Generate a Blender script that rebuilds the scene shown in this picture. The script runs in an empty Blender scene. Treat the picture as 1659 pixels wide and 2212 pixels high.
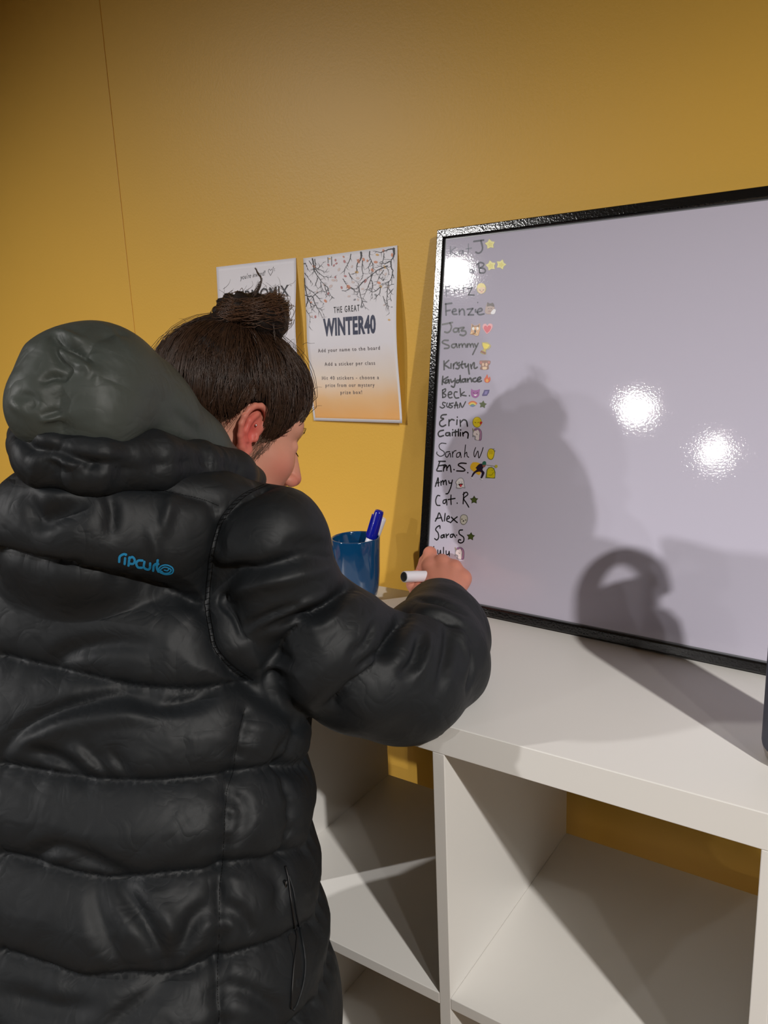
import bpy, bmesh, math, random
import numpy as np
from mathutils import Vector, Matrix
from mathutils.kdtree import KDTree
from mathutils.bvhtree import BVHTree
SC = bpy.context.scene
COL = SC.collection
random.seed(4)
# ------------------------------------------------------------------ camera
# World: X right along the shelf, Y into the wall, Z up; (0,0,0) = front top edge of the shelf unit.
RM = np.array([[0.8294840835, -0.0901207208, 0.5512117659],
               [0.5570859583, 0.2044231186, -0.8049014993],
               [-0.0401421249, 0.9747253173, 0.2197707113]])
CP = np.array([0.4363473, -0.7158450, 0.4387581])
FPX = 1708.43
cam = bpy.data.cameras.new('camera')
cam.sensor_fit = 'VERTICAL'; cam.sensor_height = 24.0; cam.sensor_width = 18.0
cam.lens = FPX / 2212 * 24.0
cam.clip_start = 0.02
camo = bpy.data.objects.new('camera', cam); COL.objects.link(camo)
camo.matrix_world = Matrix([[*RM[i], CP[i]] for i in range(3)] + [[0, 0, 0, 1]])
SC.camera = camo
# ------------------------------------------------------------------ world, lamps, exposure
SC.view_settings.view_transform = 'Standard'; SC.view_settings.look = 'None'
SC.view_settings.exposure = -0.18; SC.view_settings.gamma = 1.0
SC.view_settings.use_curve_mapping = False
W = bpy.data.worlds.new('world'); SC.world = W; W.use_nodes = True
W.node_tree.nodes['Background'].inputs[0].default_value = (0.9, 0.92, 1, 1)
W.node_tree.nodes['Background'].inputs[1].default_value = 0.05
LAMPS = [  # position, aim, power W, radius, cone, blend, colour : the ceiling spots and one added floor-bounce fill
    ((1.98, -1.17, 1.60), (0.0, 0.10, -1.02), 285, 0.035, 77, 1.0, (1.0, .96, .91)),
    ((1.59, -1.30, 1.60), (0.1, 0.00, -1.00), 16, 0.035, 72, 1.0, (1.0, .96, .91)),
    ((0.55, -2.60, 1.60), (0.55, -2.55, -1.10), 430, 0.035, 88, 1.0, (1.0, .95, .89)),  # added fill: bounces off the floor into the shelf compartments
    ((-2.21, -2.17, 1.60), (-0.75, 0.30, -0.88), 262, 0.030, 71, 1.0, (1.0, .97, .95)),
    ((-2.76, -6.07, 1.60), (-0.3, 0.40, -0.90), 185, 0.06, 36, 1.0, (1.0, .97, .95)),
    ((-2.87, -8.79, 1.60), (-0.2, 0.40, -0.90), 110, 0.07, 29, 1.0, (1.0, .97, .95)),
]
for p, t, e, r, cone, bl, c in LAMPS:
    l = bpy.data.lights.new('spot_light', 'SPOT'); l.energy = e; l.shadow_soft_size = r
    l.spot_size = math.radians(cone); l.spot_blend = bl; l.color = c
    o = bpy.data.objects.new('spot_light', l); COL.objects.link(o); o.location = p
    o.rotation_euler = (Vector(t) - Vector(p)).to_track_quat('-Z', 'Y').to_euler()

# ------------------------------------------------------------------ helpers
def ray(x, y):
    return RM @ np.array([(x - 829.5) / FPX, -(y - 1106) / FPX, -1.0])
def at(x, y, d):                       # a point seen in direction (x, y) at distance d in front of the camera
    return CP + ray(x, y) * d
def onplane(x, y, n, o):
    d = ray(x, y); n = np.array(n, float); o = np.array(o, float)
    return CP + d * ((n @ (o - CP)) / (n @ d))
def tag(o, label=None, cat=None, group=None, kind=None):
    if label: o['label'] = label
    if cat: o['category'] = cat
    if group: o['group'] = group
    if kind: o['kind'] = kind
    return o
def empty(name, loc=(0, 0, 0), mat=None):
    o = bpy.data.objects.new(name, None); COL.objects.link(o); o.empty_display_size = .05
    if mat is not None: o.matrix_world = mat
    else: o.location = loc
    return o
def link(name, me, mats=(), parent=None, smooth=False):
    o = bpy.data.objects.new(name, me); COL.objects.link(o)
    for m in (mats if isinstance(mats, (list, tuple)) else [mats]): me.materials.append(m)
    if smooth: me.polygons.foreach_set('use_smooth', [True] * len(me.polygons))
    if parent is not None: o.parent = parent
    return o
def mesh(name, vs, fs, mats=(), parent=None, smooth=False, idx=None):
    me = bpy.data.meshes.new(name)
    me.from_pydata([tuple(map(float, v)) for v in vs], [], [tuple(map(int, f)) for f in fs])
    o = link(name, me, mats, parent, smooth)
    if idx is not None: me.polygons.foreach_set('material_index', idx)
    me.update(); return o
def box(name, lo, hi, mat, parent=None, bev=0.0008, seg=2):
    bm = bmesh.new(); bmesh.ops.create_cube(bm, size=1)
    lo = Vector(lo); hi = Vector(hi); s = hi - lo; c = (hi + lo) / 2
    for v in bm.verts: v.co = Vector((v.co.x * s.x, v.co.y * s.y, v.co.z * s.z)) + c
    if bev: bmesh.ops.bevel(bm, geom=bm.edges[:], offset=bev, segments=seg, affect='EDGES', profile=.5)
    me = bpy.data.meshes.new(name); bm.to_mesh(me); bm.free()
    return link(name, me, mat, parent)
def lathe(name, prof, mat, parent=None, n=64, mw=None, idxf=None):
    vs = []; fs = []; k = len(prof)
    for i in range(n):
        a = 2 * math.pi * i / n
        for r, z in prof: vs.append((r * math.cos(a), r * math.sin(a), z))
    for i in range(n):
        j = (i + 1) % n
        for q in range(k - 1): fs.append((i * k + q, j * k + q, j * k + q + 1, i * k + q + 1))
    if mw is not None: vs = [mw @ Vector(v) for v in vs]
    o = mesh(name, vs, fs, mat, parent, True)
    if idxf: o.data.polygons.foreach_set('material_index', [idxf(q) for _ in range(n) for q in range(k - 1)])
    return o
def lin(c):
    return tuple((x / 12.92 if x <= .04045 else ((x + .055) / 1.055) ** 2.4) for x in [v / 255 for v in c]) + (1,)
def material(name, rgb, rough=.5, spec=.5, metal=0, bump=0, bscale=50, var=0, vscale=8, coat=0, bdist=.001, stretch=(1, 1, 1), sss=0, rvar=0, sheen=0):
    m = bpy.data.materials.new(name); m.use_nodes = True; nt = m.node_tree; b = nt.nodes['Principled BSDF']
    col = rgb if len(rgb) == 4 else lin(rgb)
    b.inputs['Base Color'].default_value = col; b.inputs['Roughness'].default_value = rough
    b.inputs['Metallic'].default_value = metal; b.inputs['Specular IOR Level'].default_value = spec
    b.inputs['Coat Weight'].default_value = coat; b.inputs['Coat Roughness'].default_value = .06
    if sheen: b.inputs['Sheen Weight'].default_value = sheen
    if sss:
        b.inputs['Subsurface Weight'].default_value = sss; b.inputs['Subsurface Radius'].default_value = (.012, .004, .002)
        b.inputs['Subsurface Scale'].default_value = 1
    tc = nt.nodes.new('ShaderNodeTexCoord'); mp = nt.nodes.new('ShaderNodeMapping')
    mp.inputs['Scale'].default_value = stretch; nt.links.new(tc.outputs['Object'], mp.inputs[0])
    if var:
        n = nt.nodes.new('ShaderNodeTexNoise'); n.inputs['Scale'].default_value = vscale; n.inputs['Detail'].default_value = 6
        nt.links.new(mp.outputs[0], n.inputs['Vector'])
        mx = nt.nodes.new('ShaderNodeMix'); mx.data_type = 'RGBA'
        mx.inputs[6].default_value = tuple(c * (1 - var) for c in col[:3]) + (1,)
        mx.inputs[7].default_value = tuple(min(1, c * (1 + var)) for c in col[:3]) + (1,)
        nt.links.new(n.outputs['Fac'], mx.inputs[0]); nt.links.new(mx.outputs[2], b.inputs['Base Color'])
    if bump:
        n = nt.nodes.new('ShaderNodeTexNoise'); n.inputs['Scale'].default_value = bscale; n.inputs['Detail'].default_value = 3
        nt.links.new(mp.outputs[0], n.inputs['Vector'])
        bp = nt.nodes.new('ShaderNodeBump'); bp.inputs['Strength'].default_value = bump; bp.inputs['Distance'].default_value = bdist
        nt.links.new(n.outputs['Fac'], bp.inputs['Height']); nt.links.new(bp.outputs[0], b.inputs['Normal'])
        nt.links.new(bp.outputs[0], b.inputs['Coat Normal'])
    return m
def crom(pts, sub=6):                   # Catmull-Rom smoothing of a polyline
    P = [np.array(p, float) for p in pts]
    if len(P) < 3: return P
    P = [2 * P[0] - P[1]] + P + [2 * P[-1] - P[-2]]; out = []
    for i in range(1, len(P) - 2):
        for k in range(sub):
            t = k / sub
            out.append(.5 * ((2 * P[i]) + (P[i + 1] - P[i - 1]) * t + (2 * P[i - 1] - 5 * P[i] + 4 * P[i + 1] - P[i + 2]) * t * t
                             + (3 * P[i] - P[i - 1] - 3 * P[i + 1] + P[i + 2]) * t ** 3))
    out.append(P[-2]); return out
def ribbon(vs, fs, pts, w, taper=False):  # flat 2-D stroke with round ends appended to vs, fs (z = 0)
    P = [np.array(p[:2], float) for p in pts]; n = len(P)
    if n == 1: P = [P[0] - (w * .05, 0), P[0] + (w * .05, 0)]; n = 2
    ws = [w * (1 - .85 * i / (n - 1) if taper else 1) for i in range(n)]
    base = len(vs)
    T = []
    for i in range(n):
        t = P[min(i + 1, n - 1)] - P[max(i - 1, 0)]; T.append(t / (np.hypot(*t) + 1e-9))
    for i in range(n):
        nn = np.array([-T[i][1], T[i][0]]) * ws[i] / 2
        vs += [tuple(P[i] + nn) + (0,), tuple(P[i] - nn) + (0,)]
    for i in range(n - 1): a = base + 2 * i; fs.append((a, a + 1, a + 3, a + 2))
    for e, s in ((0, -1), (n - 1, 1)):
        c = len(vs); a0 = math.atan2(T[e][1], T[e][0]) + (math.pi / 2 if s < 0 else -math.pi / 2)
        for k in range(7):
            a = a0 + math.pi * k / 6
            vs.append((P[e][0] + math.cos(a) * ws[e] / 2, P[e][1] + math.sin(a) * ws[e] / 2, 0))
        fs.append(tuple(range(c, c + 7)))

# ------------------------------------------------------------------ materials of the setting
WALLY = 0.448; FLZ = -1.113; CEZ = 1.66
M_wall = material('ochre_paint', (228, 180, 76), rough=.42, spec=.35, bump=.35, bscale=260, var=.05, vscale=3, bdist=.0006)
M_white = material('white_laminate', (226, 224, 220), rough=.38, spec=.4, bump=.05, bscale=400, bdist=.0002)
M_ceil = material('ceiling_paint', (150, 147, 140), rough=.8)
M_floor = material('floor_vinyl', (158, 138, 114), rough=.5, var=.15, vscale=12)
M_otherwall = material('pale_wall_paint', (205, 198, 185), rough=.7)
# ------------------------------------------------------------------ the room
def wall(name, lo, hi, m):
    return tag(box(name, lo, hi, m, bev=0), kind='structure')
# the ochre wall is boarded: a board joint runs down it at x = -0.998
g = .0009
wb = tag(box('wall_back', (-3.6, WALLY + .0016, FLZ), (3.2, WALLY + .09, CEZ), M_wall, bev=0), kind='structure')
for x0, x1 in ((-3.6, -.998 - g), (-.998 + g, 1.40 - g), (1.40 + g, 3.2)):
    for z0, z1 in ((FLZ, CEZ),):
        tag(box('wall_board', (x0, WALLY, z0), (x1, WALLY + .012, z1), M_wall, wb, bev=.0016), None)
wall('wall_left', (-3.7, -10.2, FLZ), (-3.6, WALLY + .1, CEZ), M_otherwall)
wall('wall_right', (3.2, -10.2, FLZ), (3.3, WALLY + .1, CEZ), M_otherwall)
wall('wall_front', (-3.7, -10.3, FLZ), (3.3, -10.2, CEZ), M_otherwall)
wall('floor', (-3.7, -10.3, FLZ - .1), (3.3, WALLY + .1, FLZ), M_floor)
wall('ceiling', (-3.7, -10.3, CEZ), (3.3, WALLY + .1, CEZ + .1), M_ceil)
# ------------------------------------------------------------------ shelf unit
sh = tag(empty('shelf_unit', (0, 0, FLZ)), 'white laminate cube shelf unit with open compartments standing against the ochre wall', 'shelf unit')
def sp(name, lo, hi):
    lo = (lo[0], lo[1], lo[2] - FLZ); hi = (hi[0], hi[1], hi[2] - FLZ)
    return box(name, lo, hi, M_white, sh, bev=.0009)
TT = .038; CC = .335; DV = .016; DEP = .39
XL = -.724; XR = .740
sp('top_panel', (XL, 0, -TT), (XR, DEP, 0))
sp('bottom_panel', (XL, 0, FLZ), (XR, DEP, FLZ + TT))
sp('side_panel', (XL, 0, FLZ + TT), (XL + TT, DEP, -TT)); sp('side_panel', (XR - TT, 0, FLZ + TT), (XR, DEP, -TT))
for x in (-.351, 0, .351): sp('divider', (x, 0.0004, FLZ + TT), (x + DV, DEP, -TT))
for x0, x1 in ((XL + TT, -.351), (-.335, 0), (.016, .351), (.367, XR - TT)):
    for z in (-TT - CC, -TT - 2 * CC - DV): sp('shelf_board', (x0, .0004, z - DV), (x1, DEP, z))
# ------------------------------------------------------------------ whiteboard
BA = np.array([-0.2305, 0.3460, 0.0019]); BB = np.array([0.99792296, -0.06441865, 0.0])
BU = np.array([0.00949575, 0.14710067, 0.98907594]); BN = np.cross(BB, BU)
BN /= np.linalg.norm(BN); BU = np.cross(BN, BB)
MB = Matrix([[BB[i], BU[i], BN[i], BA[i]] for i in range(3)] + [[0, 0, 0, 1]])
BAo = BA.copy()
def bpx(x, y, w=0.0):                  # direction (x, y) met with the board face -> board coordinates (u, v)
    X = onplane(x, y, BN, BAo) - BAo
    return np.array([X @ BB, X @ BU])
M_frame = material('black_gloss_frame', (14, 14, 15), rough=.13, spec=.6, bump=.5, bscale=330, bdist=.0006, coat=.3)
M_board = material('glossy_board_face', (206, 202, 220), rough=.034, spec=.5, bump=.12, bscale=340, bdist=.0004)
M_back = material('board_back', (110, 105, 98), rough=.8)
M_lip = material('grey_lip', (120, 122, 128), rough=.3)
M_ink = material('marker_ink', (16, 17, 22), rough=.35)
M_inkf = material('faded_glare_grey_ink', (66, 69, 84), rough=.4)  # worn ink, also greyed for the glare haze over the upper names
M_inkff = material('faded_glare_pale_ink', (128, 130, 146), rough=.4)  # paler still: board glare painted into the faded top lines
wbd = tag(empty('whiteboard', mat=MB), 'large glossy whiteboard with black frame leaning on the wall above the shelf unit', 'whiteboard')
BW, BH, FW = .90, .600, .0145
def fbar(pts):
    # bar cross-section swept between mitred ends: pts = (outer a, outer b, inner b, inner a) in board u,v
    oa, ob, ib, ia = [np.array(p, float) for p in pts]; vs = []; fs = []
    prof = [(0, -.012), (0, .0028), (.08, .0042), (.85, .0042), (1, .0030), (1, -.002), (.9, -.012)]
    for e0, e1 in ((oa, ia), (ob, ib)):
        for t, w in prof: q = e0 + (e1 - e0) * t; vs.append((q[0], q[1], w))
    k = len(prof)
    for i in range(k): fs.append((i, (i + 1) % k, k + (i + 1) % k, k + i))
    fs += [tuple(range(k))[::-1], tuple(range(k, 2 * k))]
    o = mesh('frame_bar', vs, fs, M_frame, wbd)
    bm = bmesh.new(); bm.from_mesh(o.data); bmesh.ops.recalc_face_normals(bm, faces=bm.faces)
    bmesh.ops.bevel(bm, geom=[e for e in bm.edges], offset=.0004, segments=1, affect='EDGES'); bm.to_mesh(o.data); bm.free()
i = FW
fbar([(0, 0), (BW, 0), (BW - i, i), (i, i)]); fbar([(BW, 0), (BW, BH), (BW - i, BH - i), (BW - i, i)])
fbar([(BW, BH), (0, BH), (i, BH - i), (BW - i, BH - i)]); fbar([(0, BH), (0, 0), (i, i), (i, BH - i)])
box('writing_surface', (i - .001, i - .001, -.008), (BW - i + .001, BH - i + .001, 0), M_board, wbd, bev=0)
box('backing', (.004, .004, -.011), (BW - .004, BH - .004, -.0082), M_back, wbd, bev=0)
lv = []; lf = []
for a, b in (((i, i), (i, BH - i)), ((i, BH - i), (BW - i, BH - i)), ((BW - i, BH - i), (BW - i, i)), ((BW - i, i), (i, i))):
    a = np.array(a); b = np.array(b); t = (b - a) / np.hypot(*(b - a)); nn = np.array([t[1], -t[0]]) * .0022; s = len(lv)
    for p in (a, b, b + nn - t * .0022, a + nn + t * .0022): lv.append((p[0], p[1], .0003))
    lf.append((s, s + 1, s + 2, s + 3))
mesh('inner_lip', lv, lf, M_lip, wbd)
# ------------------------------------------------------------------ handwriting on the whiteboard
KS = 1659 / 240.0
def cb(oy):                            # transcription frame (x, y) of a close-up -> board u, v
    return lambda q: bpx(900 + q[0] / KS, oy + q[1] / KS)
NAMES = [
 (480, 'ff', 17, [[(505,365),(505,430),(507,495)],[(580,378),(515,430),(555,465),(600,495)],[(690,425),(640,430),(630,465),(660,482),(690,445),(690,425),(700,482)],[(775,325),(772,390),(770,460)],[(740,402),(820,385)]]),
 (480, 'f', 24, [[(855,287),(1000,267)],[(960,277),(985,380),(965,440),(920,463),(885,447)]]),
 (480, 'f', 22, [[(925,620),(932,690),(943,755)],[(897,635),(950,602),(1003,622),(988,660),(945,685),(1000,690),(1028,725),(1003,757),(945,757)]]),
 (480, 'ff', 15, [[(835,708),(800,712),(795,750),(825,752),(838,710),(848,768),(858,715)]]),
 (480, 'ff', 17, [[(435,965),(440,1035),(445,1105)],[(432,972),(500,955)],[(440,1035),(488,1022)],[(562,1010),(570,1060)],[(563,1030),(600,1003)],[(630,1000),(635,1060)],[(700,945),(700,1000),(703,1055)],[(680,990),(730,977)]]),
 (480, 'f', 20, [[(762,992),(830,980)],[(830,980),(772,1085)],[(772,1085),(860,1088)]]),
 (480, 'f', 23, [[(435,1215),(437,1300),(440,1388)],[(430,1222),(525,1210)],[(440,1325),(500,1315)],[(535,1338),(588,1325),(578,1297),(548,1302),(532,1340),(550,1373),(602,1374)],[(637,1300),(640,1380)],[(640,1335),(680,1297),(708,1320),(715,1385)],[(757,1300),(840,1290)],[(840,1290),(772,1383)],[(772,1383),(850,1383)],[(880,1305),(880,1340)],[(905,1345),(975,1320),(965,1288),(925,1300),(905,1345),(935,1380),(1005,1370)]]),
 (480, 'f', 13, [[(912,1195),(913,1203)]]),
 (480, 'k', 24, [[(387,1527),(535,1497)],[(497,1507),(520,1560),(500,1622),(460,1648),(420,1638)],[(622,1585),(575,1583),(548,1610),(565,1640),(608,1630),(625,1590),(632,1640)],[(645,1580),(710,1572),(665,1620),(722,1625),(738,1662),(700,1692),(648,1680)]]),
 (480, 'k', 22, [[(472,1765),(410,1765),(382,1795),(430,1822),(482,1845),(475,1878),(415,1885)],[(590,1818),(535,1825),(522,1858),(560,1875),(592,1832),(590,1818),(608,1870)],[(632,1820),(637,1870)],[(635,1842),(665,1817),(680,1832),(685,1865)],[(685,1842),(710,1814),(730,1832),(737,1865)],[(757,1818),(759,1865)],[(759,1842),(782,1814),(800,1832),(805,1862)],[(806,1838),(830,1814),(845,1835),(852,1865)],[(866,1817),(888,1858)],[(920,1808),(880,1890),(838,1975)]]),
 (760, 'k', 23, [[(410,138),(410,200),(411,265)],[(480,128),(418,190),(450,215),(487,242)],[(515,178),(512,245)],[(549,182),(552,250)],[(552,205),(573,170),(600,157)],[(640,162),(602,185),(638,215),(622,252),(588,248)],[(682,143),(668,215),(690,245)],[(645,195),(730,177)],[(722,190),(735,230),(768,200)],[(772,182),(776,260),(786,330)],[(805,190),(820,250)],[(817,220),(850,165),(862,175),(860,235),(880,247),(905,230)]]),
 (760, 'k', 23, [[(392,367),(386,425),(382,487)],[(467,375),(390,430),(430,470)],[(472,417),(435,430),(440,467),(472,445),(482,415),(487,467)],[(510,415),(522,452),(560,430)],[(576,400),(572,480),(555,527),(520,512)],[(640,422),(602,427),(597,460),(632,452),(650,400),(650,355)],[(650,400),(662,457)],[(722,402),(682,415),(687,450),(720,440),(728,402),(737,450)],[(757,402),(766,450)],[(763,425),(800,392),(815,412),(822,445)],[(882,390),(845,405),(842,435),(870,447),(897,435)],[(905,425),(955,402),(948,377),(915,395),(905,430),(930,447),(968,435)]]),
 (760, 'k', 19, [[(387,570),(387,625),(390,680)],[(387,575),(430,552),(428,590),(393,617),(436,642),(425,673),(388,682)],[(475,642),(525,627),(513,597),(482,605),(470,650),(492,687),(530,680)],[(606,600),(572,600),(560,640),(582,688),(630,686)],[(650,550),(655,610),(660,665)],[(712,600),(665,640),(740,657)],[(788,653),(790,658)]]),
 (760, 'k', 17, [[(432,762),(395,755),(390,787),(422,815),(385,840),(350,822)],[(458,765),(447,800),(467,827),(487,800),(492,768)],[(547,765),(507,773),(502,795),(537,815),(512,837),(485,830)],[(570,840),(590,745),(615,840)],[(562,800),(618,795)],[(640,830),(652,762),(682,830),(732,745)]]),
 (760, 'k', 21, [[(445,937),(382,945),(362,985),(405,1000),(352,1040),(347,1090),(385,1115),(435,1092)],[(485,1015),(482,1102)],[(485,1045),(520,1010),(560,1020)],[(605,1017),(600,1085)],[(608,973),(609,977)],[(650,1022),(655,1110)],[(655,1058),(700,1015),(745,1035),(760,1110)]]),
 (760, 'k', 21, [[(402,1170),(345,1185),(322,1225),(345,1265),(402,1250)],[(490,1207),(442,1212),(437,1245),(475,1250),(497,1212),(500,1255)],[(535,1202),(535,1250)],[(540,1162),(541,1165)],[(580,1170),(580,1255)],[(550,1202),(605,1192)],[(625,1157),(625,1255)],[(655,1205),(655,1255)],[(658,1165),(659,1168)],[(690,1207),(695,1255)],[(690,1232),(730,1195),(770,1220),(765,1287)]]),
 (760, 'k', 13, [[(440,1370),(370,1365),(335,1400),(350,1450),(408,1492),(410,1535),(352,1560),(302,1522),(305,1495)],[(497,1490),(442,1500),(430,1550),(460,1572),(498,1510),(510,1572)],[(535,1490),(540,1572)],[(540,1522),(560,1485),(590,1475)],[(642,1500),(602,1520),(600,1572),(640,1560),(652,1500),(667,1580)],[(732,1390),(722,1480),(715,1570)],[(715,1532),(748,1500),(755,1555),(780,1575)],[(882,1430),(857,1505),(870,1570),(915,1480),(930,1585),(965,1520),(995,1430)]]),
 (760, 'k', 19, [[(430,1635),(330,1635)],[(345,1640),(320,1720),(302,1775),(375,1780)],[(328,1702),(430,1688)],[(410,1700),(400,1780)],[(405,1742),(445,1697),(452,1770)],[(452,1742),(497,1692),(517,1795)],[(558,1757),(562,1760)],[(742,1667),(662,1662),(622,1690),(680,1727),(722,1762),(700,1780),(600,1778)],[(763,1803),(766,1805)]]),
 (760, 'k', 18, [[(280,2010),(302,1940),(322,1880),(327,2005)],[(288,1962),(340,1950)],[(362,1932),(365,1992)],[(363,1955),(395,1922),(402,1980)],[(402,1950),(435,1917),(447,1985)],[(480,1927),(490,1960),(517,1958)],[(535,1915),(512,2020),(472,2110),(440,2120)]]),
 (1000, 'k', 17, [[(347,490),(310,490),(285,560),(302,627),(350,635)],[(447,545),(402,560),(397,600),(425,602),(447,555),(452,627)],[(515,480),(513,550),(517,620)],[(470,547),(575,530)],[(606,598),(608,602)],[(707,440),(700,520),(695,610)],[(695,470),(740,437),(765,472),(705,530),(745,600),(780,660)]]),
 (1000, 'k', 18, [[(280,870),(312,805),(340,747),(387,870)],[(290,832),(372,815)],[(427,755),(415,865)],[(450,842),(490,822),(480,792),(457,810),(450,860),(492,882)],[(520,810),(560,850),(607,890)],[(607,805),(555,845),(505,892)]]),
 (1000, 'k', 18, [[(350,975),(345,937),(302,960),(285,1000),(320,1045),(330,1110),(302,1150),(270,1130)],[(412,1070),(372,1085),(365,1115),(395,1112),(410,1075),(417,1112)],[(440,1062),(447,1115)],[(447,1090),(480,1062)],[(552,1062),(510,1072),(505,1107),(535,1105),(552,1067),(580,1110)],[(597,1078),(600,1081)],[(687,1000),(640,1008),(640,1060),(702,1110),(702,1170),(662,1195),(625,1180),(632,1148),(660,1150)]]),
 (1000, 'k', 15, [[(258,1248),(248,1300),(268,1350),(297,1347)],[(316,1300),(320,1355),(345,1352),(357,1302),(362,1370)],[(402,1260),(402,1365)],[(440,1312),(445,1365),(475,1362),(487,1317),(490,1385)]]),
]
for oy, ink, w, strokes in NAMES:
    F = cb(oy); vs = []; fs = []
    for st in strokes:
        P = [F(q) for q in (crom(st, 5) if len(st) > 2 else st)]
        # slope of the pixel scale at this place
        c = st[0]; s = np.hypot(*(F((c[0] + 10, c[1])) - F(c))) / 10 * .5 + np.hypot(*(F((c[0], c[1] + 10)) - F(c))) / 10 * .5
        ribbon(vs, fs, P, w * s)
    vs = [(v[0], v[1], .0002) for v in vs]
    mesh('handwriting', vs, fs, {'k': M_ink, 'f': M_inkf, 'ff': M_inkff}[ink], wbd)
# ------------------------------------------------------------------ stickers
SM = {}
def smat(c, rough=.35):
    if c not in SM: SM[c] = material('sticker_vinyl_%d' % len(SM), c, rough=rough, coat=.2)
    return SM[c]
def ell(cx, cy, rx, ry=None, n=22, rot=0, a0=0, a1=360):
    ry = ry or rx; o = []
    full = abs(a1 - a0) >= 360; m = n if full else n + 1
    for k in range(m):
        a = math.radians(a0 + (a1 - a0) * k / n); x = rx * math.cos(a); y = ry * math.sin(a); r = math.radians(rot)
        o.append((cx + x * math.cos(r) - y * math.sin(r), cy + x * math.sin(r) + y * math.cos(r)))
    return o
def star(cx, cy, r, rot=0, inner=.55):
    return [(cx + (r if k % 2 == 0 else r * inner) * math.sin(math.radians(36 * k + rot)), cy - (r if k % 2 == 0 else r * inner) * math.cos(math.radians(36 * k + rot))) for k in range(10)]
def sm(pts): return [tuple(p) for p in crom(list(pts) + [pts[0]], 4)[:-1]]
def sticker(name, oy, layers, label, group='stickers beside the names on the whiteboard'):
    F = cb(oy); vs = []; fs = []; idx = []; mats = []; w = .00035
    for li, (c, sh, *st) in enumerate(layers):
        m = smat(c)
        if m not in mats: mats.append(m)
        k = mats.index(m); n0 = len(fs)
        if st:                                        # a drawn line
            s = np.hypot(*(F((sh[0][0] + 10, sh[0][1])) - F(sh[0]))) / 10
            v2 = []; f2 = []; ribbon(v2, f2, [F(q) for q in (crom(sh, 4) if len(sh) > 2 else sh)], st[0] * s)
            b = len(vs); vs += [(v[0], v[1], w) for v in v2]; fs += [tuple(q + b for q in f) for f in f2]
        else:
            b = len(vs); P = [F(q) for q in sh]; n = len(P)
            ar = sum(P[q][0] * P[(q + 1) % n][1] - P[(q + 1) % n][0] * P[q][1] for q in range(n))
            if ar < 0: P = P[::-1]
            vs += [(p[0], p[1], w) for p in P]; fs.append(tuple(range(b, b + n)))
            if li == 0:
                vs += [(p[0], p[1], 0.00005) for p in P]
                fs += [(b + q, b + n + q, b + n + (q + 1) % n, b + (q + 1) % n) for q in range(n)]
        idx += [k] * (len(fs) - n0); w += .00006
    c = np.mean([v for v in vs], axis=0)
    vs = [(v[0] - c[0], v[1] - c[1], v[2]) for v in vs]
    o = mesh(name, vs, fs, mats, None, False, idx)
    o.matrix_world = MB @ Matrix.Translation((c[0], c[1], 0))
    return tag(o, label, 'sticker', group)
YP = (238, 232, 130); YS = (236, 205, 40); GR = (78, 92, 42); DK = (40, 34, 32)
def ystar(cx, cy, r, rot, label):
    sticker('star_sticker', 480, [(YP, star(cx, cy, r, rot, .62)), ((226, 214, 90), star(cx, cy + 5, r * .55, rot, .6))], label)
ystar(1097, 328, 78, -8, 'pale yellow star sticker on the topmost line of the whiteboard list')
ystar(1110, 648, 80, -12, 'left one of two pale yellow star stickers side by side on the second line')
ystar(1262, 632, 78, 18, 'right one of two pale yellow star stickers side by side on the second line')
sticker('face_sticker', 480, [((200, 190, 110), sm(ell(968, 990, 70, 80, 16))), ((240, 222, 120), ell(968, 960, 60, 50)), ((240, 205, 165), sm([(915,985),(965,975),(1022,980),(1015,1035),(970,1070),(922,1035)])),
    (DK, [(935,1012),(960,1018)], 7), (DK, [(990,1018),(1008,1008)], 7), ((200, 90, 80), [(958,1040),(985,1038)], 6)], 'yellow haired smiling face sticker on the third line, below the yellow stars')
sticker('face_sticker', 480, [((176, 150, 140), sm([(1050,1215),(1140,1220),(1165,1290),(1150,1360),(1080,1375),(1025,1350),(1032,1270)])), ((66, 48, 40), sm([(1050,1260),(1058,1198),(1095,1215),(1140,1205),(1158,1262),(1105,1250)])),
    ((240, 240, 245), sm([(1110,1350),(1150,1300),(1185,1310),(1165,1368),(1115,1372)])), (DK, [(1070,1290),(1085,1292)], 6), (DK, [(1110,1290),(1122,1290)], 6), ((150, 80, 80), [(1075,1330),(1105,1330)], 7)], 'dark haired face sticker with a white patch at its lower right on the fourth line')
sticker('cat_sticker', 480, [((226, 170, 110), [(822,1515),(860,1545),(905,1540),(945,1512),(950,1600),(925,1690),(800,1675),(815,1620)]), ((120, 84, 52), [(830,1525),(862,1550),(905,1545),(940,1522),(935,1570),(900,1560),(850,1562),(828,1575)]),
    ((245, 245, 240), ell(848, 1590, 17, 24)), ((245, 245, 240), ell(912, 1588, 17, 24)), (DK, ell(876, 1630, 12, 26)), ((246, 206, 150), sm([(800,1672),(830,1640),(870,1690),(925,1690),(900,1640),(880,1660),(850,1660)]))], 'orange cat face sticker with brown ears on the fifth line')
HE = [(1050,1672),(1010,1620),(985,1570),(1000,1525),(1035,1518),(1058,1542),(1085,1515),(1125,1522),(1135,1565),(1100,1630)]
sticker('heart_sticker', 480, [((240, 170, 175), sm(HE)), ((222, 70, 90), sm([(1055 + (x - 1056) * .72, 1598 + (y - 1590) * .72) for x, y in HE]))], 'pink and red heart sticker right of the orange cat sticker')
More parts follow.
